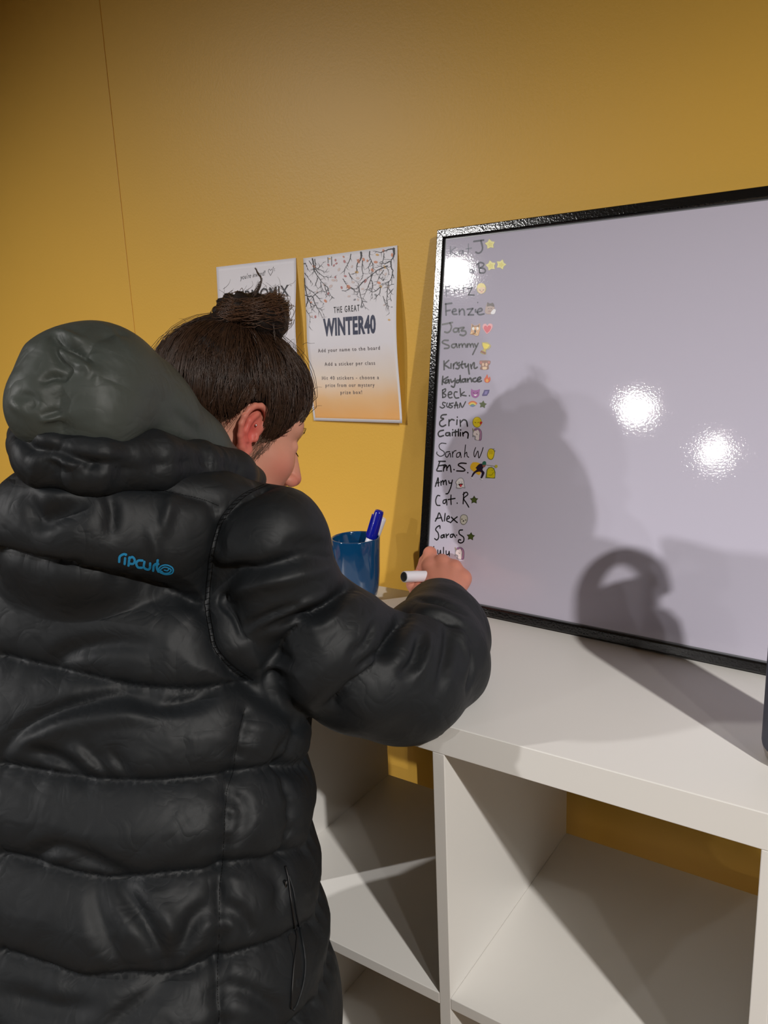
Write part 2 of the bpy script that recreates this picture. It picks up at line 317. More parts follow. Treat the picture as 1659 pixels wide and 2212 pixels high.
sticker('trophy_sticker', 480, [((190, 178, 110), sm([(975,1795),(1060,1795),(1112,1850),(1070,1900),(1038,1905),(1030,1975),(950,1945),(1000,1885),(978,1840)])), ((246, 226, 60), sm([(990,1800),(1085,1832),(1060,1880),(1020,1895),(995,1860)])),
    ((226, 196, 60), [(1025,1890),(1018,1925)], 14), ((150, 92, 60), [(968,1915),(1035,1945),(1025,1972),(952,1940)])], 'gold trophy cup sticker with brown base on the sixth line')
sticker('monkey_sticker', 760, [((150, 108, 92), sm([(945,130),(1000,128),(1050,128),(1100,135),(1095,185),(1075,205),(1070,262),(952,262),(965,205),(940,180)])), ((196, 120, 110), ell(962, 160, 20)), ((196, 120, 110), ell(1082, 158, 18)),
    ((226, 190, 160), ell(995, 190, 18, 26)), ((226, 190, 160), ell(1045, 190, 18, 26)), ((236, 206, 170), sm([(985,225),(1050,225),(1045,262),(990,262)]))], 'brown monkey sticker covering its eyes on the seventh line')
sticker('flame_sticker', 760, [((226, 96, 48), sm([(1055,335),(1075,395),(1092,370),(1102,415),(1085,450),(1055,462),(1020,448),(1012,405),(1030,380),(1040,360)])), ((246, 176, 80), sm([(1055,400),(1075,425),(1065,452),(1045,452),(1032,425)]))], 'orange flame sticker on the eighth line below the monkey')
sticker('devil_sticker', 760, [((166, 92, 166), sm([(818,550),(848,572),(905,572),(942,558),(938,600),(930,655),(880,690),(828,665),(812,610)])), (DK, [(845,610),(862,618)], 7), (DK, [(900,618),(916,608)], 7), ((245, 235, 245), sm([(850,640),(905,638),(880,662)]))], 'purple horned devil face sticker on the ninth line')
sticker('gem_sticker', 760, [((92, 84, 140), [(1012,568),(1088,566),(1080,610),(1050,655),(985,660),(978,645),(1000,600)]), ((140, 130, 190), [(1025,590),(1065,588),(1050,635),(1010,638)])], 'small dark violet lozenge sticker right of the purple devil')
RB = []
for c, r in (((214, 110, 70), 110), ((240, 176, 70), 92), ((236, 220, 110), 78), ((120, 160, 110), 64), ((110, 140, 180), 50)):
    RB.append((c, ell(838, 842, r * .82, r, 14, 0, 220, 320) + [(838, 842 - 20)]))
sticker('rainbow_sticker', 760, RB, 'arched rainbow sticker on the tenth line under the purple devil')
sticker('star_sticker', 760, [(GR, star(990, 787, 60, 8, .55))], 'green star sticker right of the rainbow')
sticker('face_sticker', 760, [((176, 160, 60), sm(ell(905, 1050, 68, 80, 16))), ((244, 218, 50), ell(905, 1050, 61, 72)), (DK, [(870,1052),(888,1062)], 6), (DK, [(915,1062),(930,1050)], 6), ((206, 70, 50), sm([(945,1045),(972,1040),(985,1055),(962,1088),(945,1068)]))], 'yellow kissing face sticker with red heart on the eleventh line')
def unicorn(oy, dx, dy, label):
    T = lambda L: [(x + dx, y + dy) for x, y in L]
    sticker('unicorn_sticker', oy, [((150, 150, 158), T(sm([(835,1140),(860,1165),(890,1135),(935,1140),(975,1190),(978,1270),(962,1322),(872,1312),(870,1270),(835,1270),(838,1215)]))),
        ((238, 226, 226), T(sm([(862,1185),(915,1165),(940,1210),(935,1250),(930,1315),(885,1305),(885,1262),(848,1240),(850,1210)]))),
        ((150, 110, 150), T(sm([(900,1142),(945,1150),(975,1210),(965,1318),(935,1315),(950,1240),(935,1180)]))),
        ((196, 150, 180), T([(950,1180),(962,1230),(952,1300)]), 12), ((170, 160, 120), T([(840,1145),(858,1180)]), 10), ((150, 110, 150), T(ell(885, 1158, 22, 18))), (DK, T([(895,1222),(910,1235)]), 5)], label)
unicorn(760, 0, 0, 'white unicorn sticker with mauve mane under the kissing face')
sticker('hand_sticker', 760, [((150, 140, 50), sm([(1060,1500),(1085,1450),(1130,1445),(1165,1475),(1162,1540),(1140,1600),(1105,1612),(1070,1590),(1055,1545)])), ((240, 214, 40), sm([(1068,1505),(1090,1460),(1130,1457),(1155,1485),(1152,1540),(1132,1590),(1105,1600),(1078,1580),(1065,1545)])),
    ((160, 140, 40), [(1088,1475),(1092,1530)], 5), ((160, 140, 40), [(1110,1465),(1112,1525)], 5), ((160, 140, 40), [(1130,1472),(1130,1528)], 5), ((120, 130, 150), [(1140,1450),(1165,1448)], 6), ((120, 130, 150), [(1160,1475),(1180,1480)], 6)], 'yellow waving hand sticker on the thirteenth line')
sticker('runner_sticker', 760, [((238, 190, 50), sm([(840,1650),(900,1650),(960,1680),(965,1760),(940,1838),(870,1800),(805,1740),(812,1685)])), ((30, 26, 48), sm([(880,1735),(930,1680),(975,1672),(1005,1710),(985,1760),(1015,1800),(1005,1840),(975,1890),(958,1880),(975,1810),(935,1790),(880,1810),(840,1860),(825,1878),(822,1855),(850,1800),(900,1755)])),
    ((40, 110, 90), sm([(985,1650),(1010,1632),(1038,1645),(1035,1690),(985,1688)])), ((150, 92, 78), sm([(985,1690),(1035,1690),(1020,1720),(995,1722)])), ((236, 238, 240), sm([(812,1870),(838,1878),(845,1895),(815,1888)])), ((236, 238, 240), sm([(950,1888),(985,1895),(990,1912),(958,1905)]))], 'running figure sticker in navy with green cap before a yellow disc')
sticker('badge_sticker', 760, [((110, 120, 60), [(1030,1885),(1048,1760),(1075,1725),(1120,1718),(1160,1740),(1178,1800),(1172,1890)]), ((212, 196, 20), sm([(1052,1870),(1062,1765),(1110,1732),(1155,1765),(1162,1875)])), ((130, 130, 20), [(1080,1840),(1120,1840),(1150,1800)], 7), ((130, 130, 20), [(1125,1770),(1140,1765)], 6),
    ((196, 186, 60), ell(1190, 1710, 22, 24)), ((150, 150, 120), [(1045,1688),(1105,1697),(1165,1705)], 5)], 'yellow domed badge sticker with a small dot, right of the running figure')
sticker('ghost_sticker', 760, [((150, 150, 158), sm([(600,1915),(640,1882),(685,1885),(712,1930),(715,1980),(728,2035),(690,2030),(655,2045),(592,2035),(600,1990),(580,1950)])), ((240, 236, 238), sm([(608,1922),(642,1892),(682,1895),(702,1935),(706,1985),(714,2022),(690,2018),(655,2030),(604,2022),(610,1985),(592,1952)])),
    (DK, sm([(622,1972),(692,1968),(672,2002),(640,2003)])), ((214, 70, 80), sm([(645,1982),(680,1982),(668,2018),(650,2012)])), (DK, [(632,1945),(642,1950)], 5), (DK, [(672,1948),(682,1942)], 5)], 'white ghost sticker with its tongue out')
sticker('star_sticker', 1000, [((52, 62, 30), star(860, 552, 64, 0, .55)), (GR, star(860, 554, 46, 0, .55))], 'green star sticker two lines below the white ghost')
sticker('skull_sticker', 1000, [((120, 120, 112), sm([(650,830),(665,785),(705,768),(750,785),(766,830),(750,890),(710,925),(668,910),(652,870)])), ((206, 204, 192), sm([(658,832),(672,792),(705,778),(744,792),(757,832),(742,884),(710,915),(674,902),(660,868)])), (DK, ell(678, 840, 7, 10)), (DK, ell(736, 852, 7, 10)), (DK, sm([(703,852),(714,866),(700,878),(692,866)]))], 'pale grey skull sticker between two green stars')
sticker('star_sticker', 1000, [((52, 62, 30), star(810, 1098, 64, 6, .55)), (GR, star(810, 1100, 46, 6, .55))], 'lowest green star sticker, under the skull')
unicorn(1000, -263, 118, 'lowest sticker, a white unicorn with mauve mane above the writing hand')

# ------------------------------------------------------------------ posters taped on the wall
def text_mesh(body, off=0, space=1.0, shear=0):
    cu = bpy.data.curves.new('lettering', 'FONT'); cu.body = body; cu.size = 1; cu.offset = off; cu.space_character = space; cu.shear = shear
    cu.resolution_u = 3
    o = bpy.data.objects.new('lettering', cu); COL.objects.link(o)
    me = bpy.data.meshes.new_from_object(o.evaluated_get(bpy.context.evaluated_depsgraph_get()))
    vs = np.array([v.co[:2] for v in me.vertices]); fs = [tuple(p.vertices) for p in me.polygons]
    bpy.data.objects.remove(o); bpy.data.curves.remove(cu); return vs, fs
def wpx(x, y):
    X = onplane(x, y, (0, 1, 0), (0, WALLY, 0)); return np.array([X[0], X[2]])
class Poster:
    def __init__(s, tl, tr, br, bl, mat, label, off):
        s.c = [wpx(*q) for q in (tl, tr, br, bl)]; s.off = off; s.o = s.c[3]
        s.e = tag(empty('poster', (s.o[0], WALLY, s.o[1])), label, 'poster', 'paper posters on the ochre wall')
        N = 24; M = 34; vs = []; fs = []
        for j in range(M + 1):
            for i in range(N + 1): vs.append(s.P(i / N, j / M, 0))
        for j in range(M):
            for i in range(N): a = j * (N + 1) + i; fs.append((a, a + 1, a + N + 2, a + N + 1))
        o = mesh('paper_sheet', vs, fs, mat, s.e, True)
        md = o.modifiers.new('thickness', 'SOLIDIFY'); md.thickness = .0003; md.offset = -1
        uv = o.data.uv_layers.new(name='UVMap')
        for l in o.data.loops:
            k = l.vertex_index; uv.data[l.index].uv = ((k % (N + 1)) / N, (k // (N + 1)) / M)
    def P(s, u, v, lift):               # sheet coordinates -> object space (v up)
        a = s.c[3] * (1 - u) + s.c[2] * u; b = s.c[0] * (1 - u) + s.c[1] * u; p = a * (1 - v) + b * v - s.o
        return (p[0], -s.off(u, v) - lift, p[1])
    def inv(s, q):                      # wall coordinates -> u, v
        u = v = .5
        for _ in range(6):
            a = s.c[3] * (1 - u) + s.c[2] * u; b = s.c[0] * (1 - u) + s.c[1] * u; r = q - (a * (1 - v) + b * v)
            du = (s.c[2] - s.c[3]) * (1 - v) + (s.c[1] - s.c[0]) * v; dv = b - a
            d = np.linalg.solve(np.array([du, dv]).T, r); u += d[0]; v += d[1]
        return u, v
    def flat(s, name, vs2, fs, mat, lift=.0004, px=True):
        vs = []
        for q in vs2:
            q = wpx(*q) if px else np.array(q); u, v = s.inv(q); vs.append(s.P(u, v, lift))
        bm = bmesh.new(); me = bpy.data.meshes.new(name); me.from_pydata(vs, [], fs); bm.from_mesh(me)
        for f in bm.faces:
            f.normal_update()
            if f.normal.y > 0: f.normal_flip()
        bm.to_mesh(me); bm.free(); return link(name, me, mat, s.e)
    def text(s, body, bl, br, hl, mat, off=0, space=1.0, shear=0, name='printed_line', lift=.0004):
        # bl, br: baseline ends; hl: cap height in the same units; laid out in the sheet's plane
        vs, fs = text_mesh(body, off, space, shear); x0, x1 = vs[:, 0].min(), vs[:, 0].max()
        a = wpx(*bl); b = wpx(*br); up = wpx(bl[0], bl[1] - hl) - a; h = np.linalg.norm(up)
        d = (b - a) / np.linalg.norm(b - a); n = np.array([-d[1], d[0]])
        out = [a + (b - a) * ((x - x0) / (x1 - x0)) + n * (y / .69) * h for x, y in vs]
        return s.flat(name, out, fs, mat, lift, px=False)
def paper_mat(name, grad):
    m = material(name, (236, 233, 240), rough=.5); nt = m.node_tree; b = nt.nodes['Principled BSDF']
    if grad:
        uv = nt.nodes.new('ShaderNodeUVMap'); sx = nt.nodes.new('ShaderNodeSeparateXYZ'); nt.links.new(uv.outputs[0], sx.inputs[0])
        cr = nt.nodes.new('ShaderNodeValToRGB'); e = cr.color_ramp.elements
        e[0].position = .03; e[0].color = lin((238, 178, 108)); e[1].position = .46; e[1].color = lin((236, 233, 240))
        q = e.new(.14); q.color = lin((238, 194, 142)); q = e.new(.28); q.color = lin((236, 220, 205))
        nz = nt.nodes.new('ShaderNodeTexNoise'); nz.inputs['Scale'].default_value = 3
        ad = nt.nodes.new('ShaderNodeMath'); ad.operation = 'MULTIPLY_ADD'; ad.inputs[1].default_value = .12; nt.links.new(nz.outputs['Fac'], ad.inputs[0])
        nt.links.new(sx.outputs['Y'], ad.inputs[2])
        sb = nt.nodes.new('ShaderNodeMath'); sb.operation = 'SUBTRACT'; sb.inputs[1].default_value = .06; nt.links.new(ad.outputs[0], sb.inputs[0])
        nt.links.new(sb.outputs[0], cr.inputs[0])
        # white unprinted margin
        def edge(sock, lo, hi):
            a = nt.nodes.new('ShaderNodeMath'); a.operation = 'GREATER_THAN'; a.inputs[1].default_value = lo; nt.links.new(sock, a.inputs[0])
            c = nt.nodes.new('ShaderNodeMath'); c.operation = 'LESS_THAN'; c.inputs[1].default_value = hi; nt.links.new(sock, c.inputs[0])
            d = nt.nodes.new('ShaderNodeMath'); d.operation = 'MULTIPLY'; nt.links.new(a.outputs[0], d.inputs[0]); nt.links.new(c.outputs[0], d.inputs[1]); return d
        ex = edge(sx.outputs['X'], .022, .978); ey = edge(sx.outputs['Y'], .018, .985)
        mu = nt.nodes.new('ShaderNodeMath'); mu.operation = 'MULTIPLY'; nt.links.new(ex.outputs[0], mu.inputs[0]); nt.links.new(ey.outputs[0], mu.inputs[1])
        mx = nt.nodes.new('ShaderNodeMix'); mx.data_type = 'RGBA'; mx.inputs[6].default_value = lin((240, 238, 243)); nt.links.new(mu.outputs[0], mx.inputs[0]); nt.links.new(cr.outputs[0], mx.inputs[7])
        nt.links.new(mx.outputs[2], b.inputs['Base Color'])
    return m
M_navy = material('navy_print', (52, 58, 86), rough=.5); M_pblack = material('black_print', (34, 34, 38), rough=.5)
M_pgrey = material('grey_print', (112, 104, 106), rough=.5)
offA = lambda u, v: .0012 + .010 * math.sin(math.pi * min(1, (1 - v) * 1.05)) ** 2 * (u ** 2) + .004 * (1 - v) * (.5 + .5 * math.cos(2 * math.pi * u))
offB = lambda u, v: .0012 + .013 * math.sin(math.pi * (1 - v)) ** 1.5 * (.25 + .75 * u ** 1.6) + .005 * (1 - v) ** 3 * (.4 + u) + .004 * math.sin(3 * math.pi * (1 - v)) ** 2 * (1 - u) * (1 - v)
pa = Poster((468, 577), (640, 557), (657, 893), (488, 893), paper_mat('white_paper', False), 'white poster with script heading above thick black capitals, half hidden by the hair bun', offA)
pb = Poster((656, 558), (859, 530), (874, 913), (680, 908), paper_mat('printed_paper', True), 'poster with bare branches at its top, navy title and an orange fade at its foot', offB)
pb.text('THE GREAT', (725.3, 676.3), (782.3, 671.5), 13.2, M_pblack, off=.008, space=1.35)
pb.text('WINTER40', (704, 724.5), (820.5, 717.5), 34.5, M_navy, off=.040, space=1.06, name='printed_title')
for t, bl, br in (('Add your name to the board', (692, 761), (829.7, 754.6)), ('Add a sticker per class', (705.5, 790), (818, 787)), ('Hit 40 stickers - choose a', (700, 820), (825.7, 818)), ('prize from our mystery', (708.2, 835.3), (815.4, 834.4)), ('prize box!', (741, 850.7), (788, 850))):
    pb.text(t, bl, br, 7.6, M_pgrey, off=.006, space=1.3)
M_ther = material('charcoal_print', (52, 52, 56), rough=.5)
pa.text('THERMOMIX', (488.5, 656), (628.8, 638.5), 22, M_ther, off=.012, space=1.02, name='printed_title')
pa.text('o', (630.5, 618), (633, 617.6), 2.6, M_pgrey)
pa.text("you're invited!", (520, 604.5), (575.5, 594.5), 10.5, M_pblack, off=-.012, shear=.35)
def cx(ox, oy, s): return lambda q: (ox + q[0] / s, oy + q[1] / s)
F5 = cx(340, 560, 4.2537)
vs = []; fs = []
for st in ([(1045,150),(1025,110),(1035,90),(1045,105),(1058,88),(1065,110),(1045,150)], [(1068,85),(1072,70)], [(1074,95),(1085,85)], [(1076,105),(1088,106)]):
    ribbon(vs, fs, [F5(q) for q in (crom(st, 4) if len(st) > 2 else st)], .55)
pa.flat('heart_print', [v[:2] for v in vs], fs, M_pblack)
# branches: transcription of the printed art, main limbs then grown twigs
F4 = cx(650, 520, 6.9125); rb = random.Random(11)
LIMB = [(16,[(1405,120),(1330,128),(1270,150),(1200,175),(1130,160),(1085,155)]),(30,[(1395,120),(1400,200),(1385,260),(1350,310)]),(16,[(1360,310),(1370,400),(1395,450),(1380,560),(1345,610),(1235,645)]),
 (9,[(1345,610),(1335,720),(1330,880),(1355,990),(1380,1075)]),(13,[(1340,310),(1270,340),(1180,335)]),(16,[(1310,380),(1230,410),(1150,450),(1090,500),(980,585)]),(11,[(1090,500),(1060,600),(1020,720),(950,900)]),
 (13,[(980,590),(930,640),(895,690),(910,780),(950,900),(1010,1025)]),(7,[(950,900),(1025,915)]),(7,[(950,905),(935,985)]),(24,[(905,175),(910,230),(900,290),(860,330)]),(11,[(860,330),(845,400),(850,460),(800,500)]),
 (9,[(930,300),(930,420),(945,520),(930,570)]),(11,[(1035,160),(1030,240),(1060,300),(1025,400),(1050,460)]),(7,[(1060,300),(1090,380),(1075,500),(1075,560)]),(7,[(1250,190),(1240,290),(1215,370),(1150,400)]),
 (9,[(1255,440),(1200,530),(1150,660)]),(9,[(1075,590),(1100,650),(1095,750),(1110,870)]),(9,[(1220,690),(1160,745),(1100,765),(1040,730)]),(7,[(1225,690),(1215,780),(1175,830),(1150,870)]),(9,[(755,200),(740,280),(700,360),(665,430),(665,520)]),
 (7,[(730,480),(770,540),(830,600)]),(7,[(645,570),(700,650),(740,700)]),(8,[(770,700),(830,720),(880,690),(875,620)]),(7,[(770,700),(830,750),(870,775),(875,840)]),(7,[(640,745),(690,750),(740,720)]),
 (16,[(180,270),(200,370),(205,440),(250,510),(330,620),(370,660)]),(9,[(215,275),(225,380),(210,450),(130,540)]),(9,[(215,420),(270,470),(350,530),(430,545),(520,545)]),(7,[(255,425),(300,380),(340,330)]),(7,[(225,400),(320,445),(380,470),(440,455)]),
 (11,[(60,470),(110,540),(190,640)]),(9,[(70,560),(75,680),(105,790),(130,880)]),(14,[(75,670),(95,760),(120,840)]),(12,[(80,815),(140,830),(195,840),(230,940),(270,1010),(330,1110),(350,1160)]),(8,[(75,660),(130,720),(200,770),(260,830),(310,890),(370,945)]),
 (8,[(200,830),(260,780),(330,745)]),(8,[(120,840),(115,920),(95,990),(110,1060),(150,1110),(160,1180),(150,1280)]),(9,[(130,860),(160,940),(180,1020)]),(7,[(160,930),(220,970),(190,1020)]),(8,[(370,660),(420,700),(440,770),(500,870)]),(7,[(370,660),(400,760),(410,830)]),
 (6,[(60,340),(95,370),(110,460)]),(12,[(55,345),(75,340)]),(6,[(130,300),(170,360)]),(6,[(270,560),(240,640),(260,700)]),(6,[(310,620),(330,700),(390,800)]),(6,[(465,240),(470,370)]),(6,[(410,250),(415,330)]),(6,[(1300,400),(1335,480),(1310,560)]),
 (6,[(1270,830),(1310,940),(1350,1000)]),(6,[(1425,650),(1350,660),(1270,655)]),(6,[(1420,560),(1395,500)]),(6,[(1340,700),(1400,790),(1430,800)]),(6,[(1420,720),(1350,800)]),(6,[(1400,900),(1380,830),(1400,760)]),(6,[(1190,540),(1260,600),(1260,560)]),(5,[(250,1000),(320,1020),(360,1090)]),(5,[(235,930),(280,930)]),(5,[(480,830),(520,860)])]
vs = []; fs = []; wsc = 1 / 6.9125
for w, pts in LIMB:
    P = [np.array(F4(q)) for q in crom(pts, 5)]
    for k in range(1, len(P) - 1):                      # a slightly jagged line
        P[k] = P[k] + np.array([rb.uniform(-.5, .5), rb.uniform(-.5, .5)])
    ribbon(vs, fs, P, w * wsc * 1.15, taper=len(pts) > 2)
    for k in range(2, len(P), 2):                       # twigs
        if rb.random() < .75:
            t = P[k] - P[k - 1]; a = math.atan2(t[1], t[0]) + rb.choice((-1, 1)) * rb.uniform(.5, 1.1); L = rb.uniform(4, 14); q = [P[k]]
            for _ in range(3): a += rb.uniform(-.5, .5); q.append(q[-1] + np.array([math.cos(a), math.sin(a)]) * L / 3)
            if all(662 < z[0] < 856 and z[1] > 537 + (856 - z[0]) * .14 for z in q): ribbon(vs, fs, q, .75, taper=True)
pb.flat('branch_print', [v[:2] for v in vs], fs, M_pblack, .0005)
LC = [((222, 150, 120), 'c'), ((196, 130, 132), 'p'), ((226, 180, 110), 'y'), ((222, 204, 200), 'f'), ((150, 150, 156), 'g')]
LV = {k: ([], []) for k in range(5)}
for x, y, k, r in [(205,385,0,22),(420,362,1,18),(502,370,1,15),(540,340,1,15),(525,290,1,16),(870,305,0,26),(945,280,0,22),(1130,320,0,24),(1240,150,0,20),(1375,215,0,24),(1085,440,0,24),(1270,395,2,22),(850,470,2,22),(870,560,3,22),
 (660,310,1,20),(680,530,1,18),(775,385,3,18),(530,545,1,16),(500,590,3,22),(545,590,3,18),(465,680,3,24),(630,700,1,18),(735,690,0,30),(985,600,1,24),(1195,630,0,24),(1225,685,2,20),(745,830,3,18),(835,880,4,16),(885,880,3,16),(950,985,4,20),
 (1155,810,4,18),(390,900,0,22),(240,1135,1,18),(180,1130,3,18),(435,270,2,14),(1005,300,0,16),(1150,210,2,20),(365,660,3,18),(430,790,1,16),(170,920,0,14),(1340,690,3,22),(1290,500,3,20),(1380,1180,2,16),(1295,960,3,14),(950,720,3,18),(645,240,0,14),(580,430,3,22),(800,620,3,20),(1415,990,4,10),(260,760,3,14),(1215,440,3,16)]:
    a = rb.uniform(0, 180); E_ = [F4(q) for q in ell(x, y, r * .8, r * 1.25, 12, a)]; V, Fc = LV[k]; b = len(V); V += E_; Fc.append(tuple(range(b, b + len(E_))))
for k in range(5):
    pb.flat('leaf_print', LV[k][0], LV[k][1], material('leaf_print_%s' % LC[k][1], LC[k][0], rough=.5), .00045)['kind'] = 'stuff'
# ------------------------------------------------------------------ mug with markers
M_mug = material('blue_glaze', (14, 66, 108), rough=.10, spec=.6, coat=.6, var=.04)
MX, MY = -.338, .326
MT = Matrix.Translation((MX, MY, 0))
mug = tag(empty('mug', (MX, MY, 0)), 'deep blue glazed mug holding markers beside the whiteboard', 'mug')
R0 = .0418
prof = [(0, .004), (.026, .004), (.028, 0), (.0305, 0), (.034, .006), (.0372, .022), (.0392, .045), (.0404, .075), (R0, .1035), (R0 - .0003, .1048), (R0 - .0016, .1055), (R0 - .003, .1048), (R0 - .0035, .1030), (.0362, .06), (.0345, .03), (.031, .012), (.024, .0085), (0, .0085)]
lathe('mug_body', prof, M_mug, mug, 80)
def tube(name, pts, r, mat, parent=None, n=14, cap=True, flat=1.0):
    P = [Vector(p) for p in pts]; vs = []; fs = []; up = Vector((0, 0, 1)); k = len(P); pn = None
    for i, p in enumerate(P):
        t = (P[min(i + 1, k - 1)] - P[max(i - 1, 0)]).normalized()
        if pn is None: pn = t.cross(up); pn = pn.normalized() if pn.length > 1e-4 else Vector((1, 0, 0))
        pn = (pn - t * pn.dot(t)).normalized(); bn = t.cross(pn); rr = r[i] if isinstance(r, (list, tuple)) else r
        for q in range(n): a = 2 * math.pi * q / n; vs.append(p + (pn * math.cos(a) * flat + bn * math.sin(a)) * rr)
    for i in range(k - 1):
        for q in range(n): fs.append((i * n + q, i * n + (q + 1) % n, (i + 1) * n + (q + 1) % n, (i + 1) * n + q))
    if cap: fs += [tuple(range(n))[::-1], tuple(range((k - 1) * n, k * n))]
    return mesh(name, vs, fs, mat, parent, True)
hd = np.array([-.829, -.557, 0]); hp = []           # the handle points left, away from the board
for a in np.linspace(-78, 78, 15):
    r = math.radians(a); hp.append(tuple(hd * (.0375 + .029 * math.cos(r)) + np.array([0, 0, .056 + .033 * math.sin(r)])))
tube('mug_handle', hp, .0062, M_mug, mug, 14, flat=.75)
M_mwhite = material('marker_white_plastic', (232, 230, 238), rough=.3, coat=.3)
M_mblue = material('marker_blue_plastic', (18, 26, 150), rough=.22, coat=.3)
M_mblack = material('marker_black_plastic', (38, 42, 44), rough=.45)
def marker(label, p0, p1, capmat, L=.135, tip_up=True, endmat=None, grp='whiteboard markers'):
    p0 = Vector(p0); d = (Vector(p1) - p0).normalized(); q = d.to_track_quat('Z', 'Y').to_matrix().to_4x4()
    e = tag(empty('marker_pen', mat=Matrix.Translation(p0) @ q), label, 'marker', grp)
    lathe('barrel', [(0, 0), (.0075, 0), (.0086, .0015), (.0088, .004), (.0088, L - .052), (.0080, L - .048), (.0072, L - .047), (0, L - .047)], M_mwhite, e, 32)
    if endmat: lathe('end_plug', [(0, -.0012), (.0062, -.0012), (.0072, -.0004), (.0076, .0012), (.0076, .002), (0, .002)], endmat, e, 32)
    lathe('cap', [(0, L - .050), (.0094, L - .050), (.0096, L - .048), (.0090, L - .030), (.0080, L - .004), (.0070, L), (.0055, L), (.0050, L - .0015), (0, L - .0015)], capmat, e, 32)
    box('cap_clip', (-.0012, .0085, L - .046), (.0012, .0108, L - .008), capmat, e, bev=.0005)
    return e
d0 = RM[:, 0] * .30 + np.array([0, .04, .955])
tip = at(820, 1103, 1.335); d0 /= np.linalg.norm(d0)
marker('blue capped white marker leaning right in the blue mug', tip - d0 * .138, tip, M_mblue, .138)
tip2 = at(826, 1118, 1.37); d1 = RM[:, 0] * .40 + np.array([0, .02, .91]); d1 /= np.linalg.norm(d1)
marker('all white marker behind the blue capped one in the mug', tip2 - d1 * .133, tip2, M_mwhite, .133)
# ------------------------------------------------------------------ water bottle at the right
M_bnavy = material('navy_powder_coat', (34, 42, 62), rough=.45, bump=.15, bscale=900, bdist=.0003)
M_steel = material('brushed_steel', (190, 184, 176), rough=.28, metal=1)
M_bcap = material('black_cap_plastic', (24, 25, 27), rough=.4)
BX, BY = .3765, .1155
bo = tag(empty('water_bottle', (BX, BY, 0)), 'tall navy insulated water bottle with steel foot at the right edge, on the shelf unit', 'bottle')
lathe('steel_foot', [(0, .001), (.036, .001), (.040, 0), (.0425, .003), (.0450, .012), (.0452, .015)], M_steel, bo, 72)
lathe('bottle_body', [(.0440, .0135), (.0456, .0145), (.0462, .018), (.0462, .21), (.0450, .226), (.0400, .240), (.0320, .248), (.0285, .254), (.0285, .262), (0, .262)], M_bnavy, bo, 72)
lathe('cap', [(.029, .256), (.0315, .258), (.032, .262), (.032, .285), (.030, .289), (0, .289)], M_bcap, bo, 60)
ld = np.array([.62, -.78, 0]); ld = np.array([.78, .62, 0])
lp = []
for a in np.linspace(0, 180, 21):
    r = math.radians(a); lp.append(tuple(ld * (.005 + .0265 * math.cos(r)) + np.array([0, 0, .278 + .062 * math.sin(r) ** .8])))
tube('cap_loop', lp, .0105, M_bcap, bo, 14, flat=.55)
# ------------------------------------------------------------------ ceiling spots (housings of the lamps above, the added fill included)
M_can = material('white_metal_can', (215, 214, 210), rough=.4)
for k, (p, t, *_) in enumerate(LAMPS):
    d = (Vector(t) - Vector(p)).normalized(); q = d.to_track_quat('Z', 'Y').to_matrix().to_4x4()
    nm = ['right one of two ceiling spot lamps over the right end of the shelf unit', 'left one of two ceiling spot lamps over the right end of the shelf unit', 'added fill lamp shining straight down to bounce light off the floor', 'ceiling spot lamp left of and behind the writing person', 'third ceiling spot lamp along the left side of the room', 'farthest ceiling spot lamp down the room'][k]
    e = tag(empty('ceiling_spot', mat=Matrix.Translation(p) @ q), nm, 'lamp', 'ceiling spot lamps')
    lathe('housing', [(.0, -.09), (.045, -.09), (.052, -.07), (.052, -.002), (.049, -.002), (.049, -.068), (0, -.075)], M_can, e, 40)
    h = mesh('stem', *(lambda n: ([(.008 * math.cos(2 * math.pi * i / n), .008 * math.sin(2 * math.pi * i / n), z) for z in (0, 1) for i in range(n)], [(i, (i + 1) % n, n + (i + 1) % n, n + i) for i in range(n)]))(12), M_can, e)
    iv = e.matrix_world.inverted(); a = Vector(p) - d * .085
    for v in h.data.vertices: v.co = iv @ Vector((a.x + v.co.x, a.y + v.co.y, a.z if v.co.z < .5 else CEZ))
# ------------------------------------------------------------------ implicit-surface modelling
A3 = lambda *v: np.array(v, np.float32)
def smin(a, b, k):
    if k <= 0: return np.minimum(a, b)
    h = np.clip(.5 + .5 * (b - a) / k, 0, 1); return b + (a - b) * h - k * h * (1 - h)
def smax(a, b, k): return -smin(-a, -b, k)
def s_ell(P, c, r, M=None):
    q = P - A3(*c)
    if M is not None: q = q @ np.asarray(M, np.float32)
    q1 = q / A3(*r); k0 = np.sqrt((q1 * q1).sum(-1)); q2 = q1 / A3(*r); k1 = np.sqrt((q2 * q2).sum(-1)) + 1e-6
    return k0 * (k0 - 1) / k1
def s_cone(P, a, b, ra, rb):
    a = A3(*a); b = A3(*b); ab = b - a; t = np.clip(((P - a) @ ab) / max(float(ab @ ab), 1e-9), 0, 1)
    q = P - a - t[..., None] * ab; return np.sqrt((q * q).sum(-1)) - (ra + (rb - ra) * t)
def s_chain(P, pts, k=.0):
    d = None
    for (a, ra), (b, rb) in zip(pts[:-1], pts[1:]):
        q = s_cone(P, a, b, ra, rb); d = q if d is None else smin(d, q, k)
    return d
def s_box(P, lo, hi):
    lo = A3(*lo); hi = A3(*hi); q = np.abs(P - (lo + hi) / 2) - (hi - lo) / 2
    return np.sqrt((np.maximum(q, 0) ** 2).sum(-1)) + np.minimum(q.max(-1), 0)
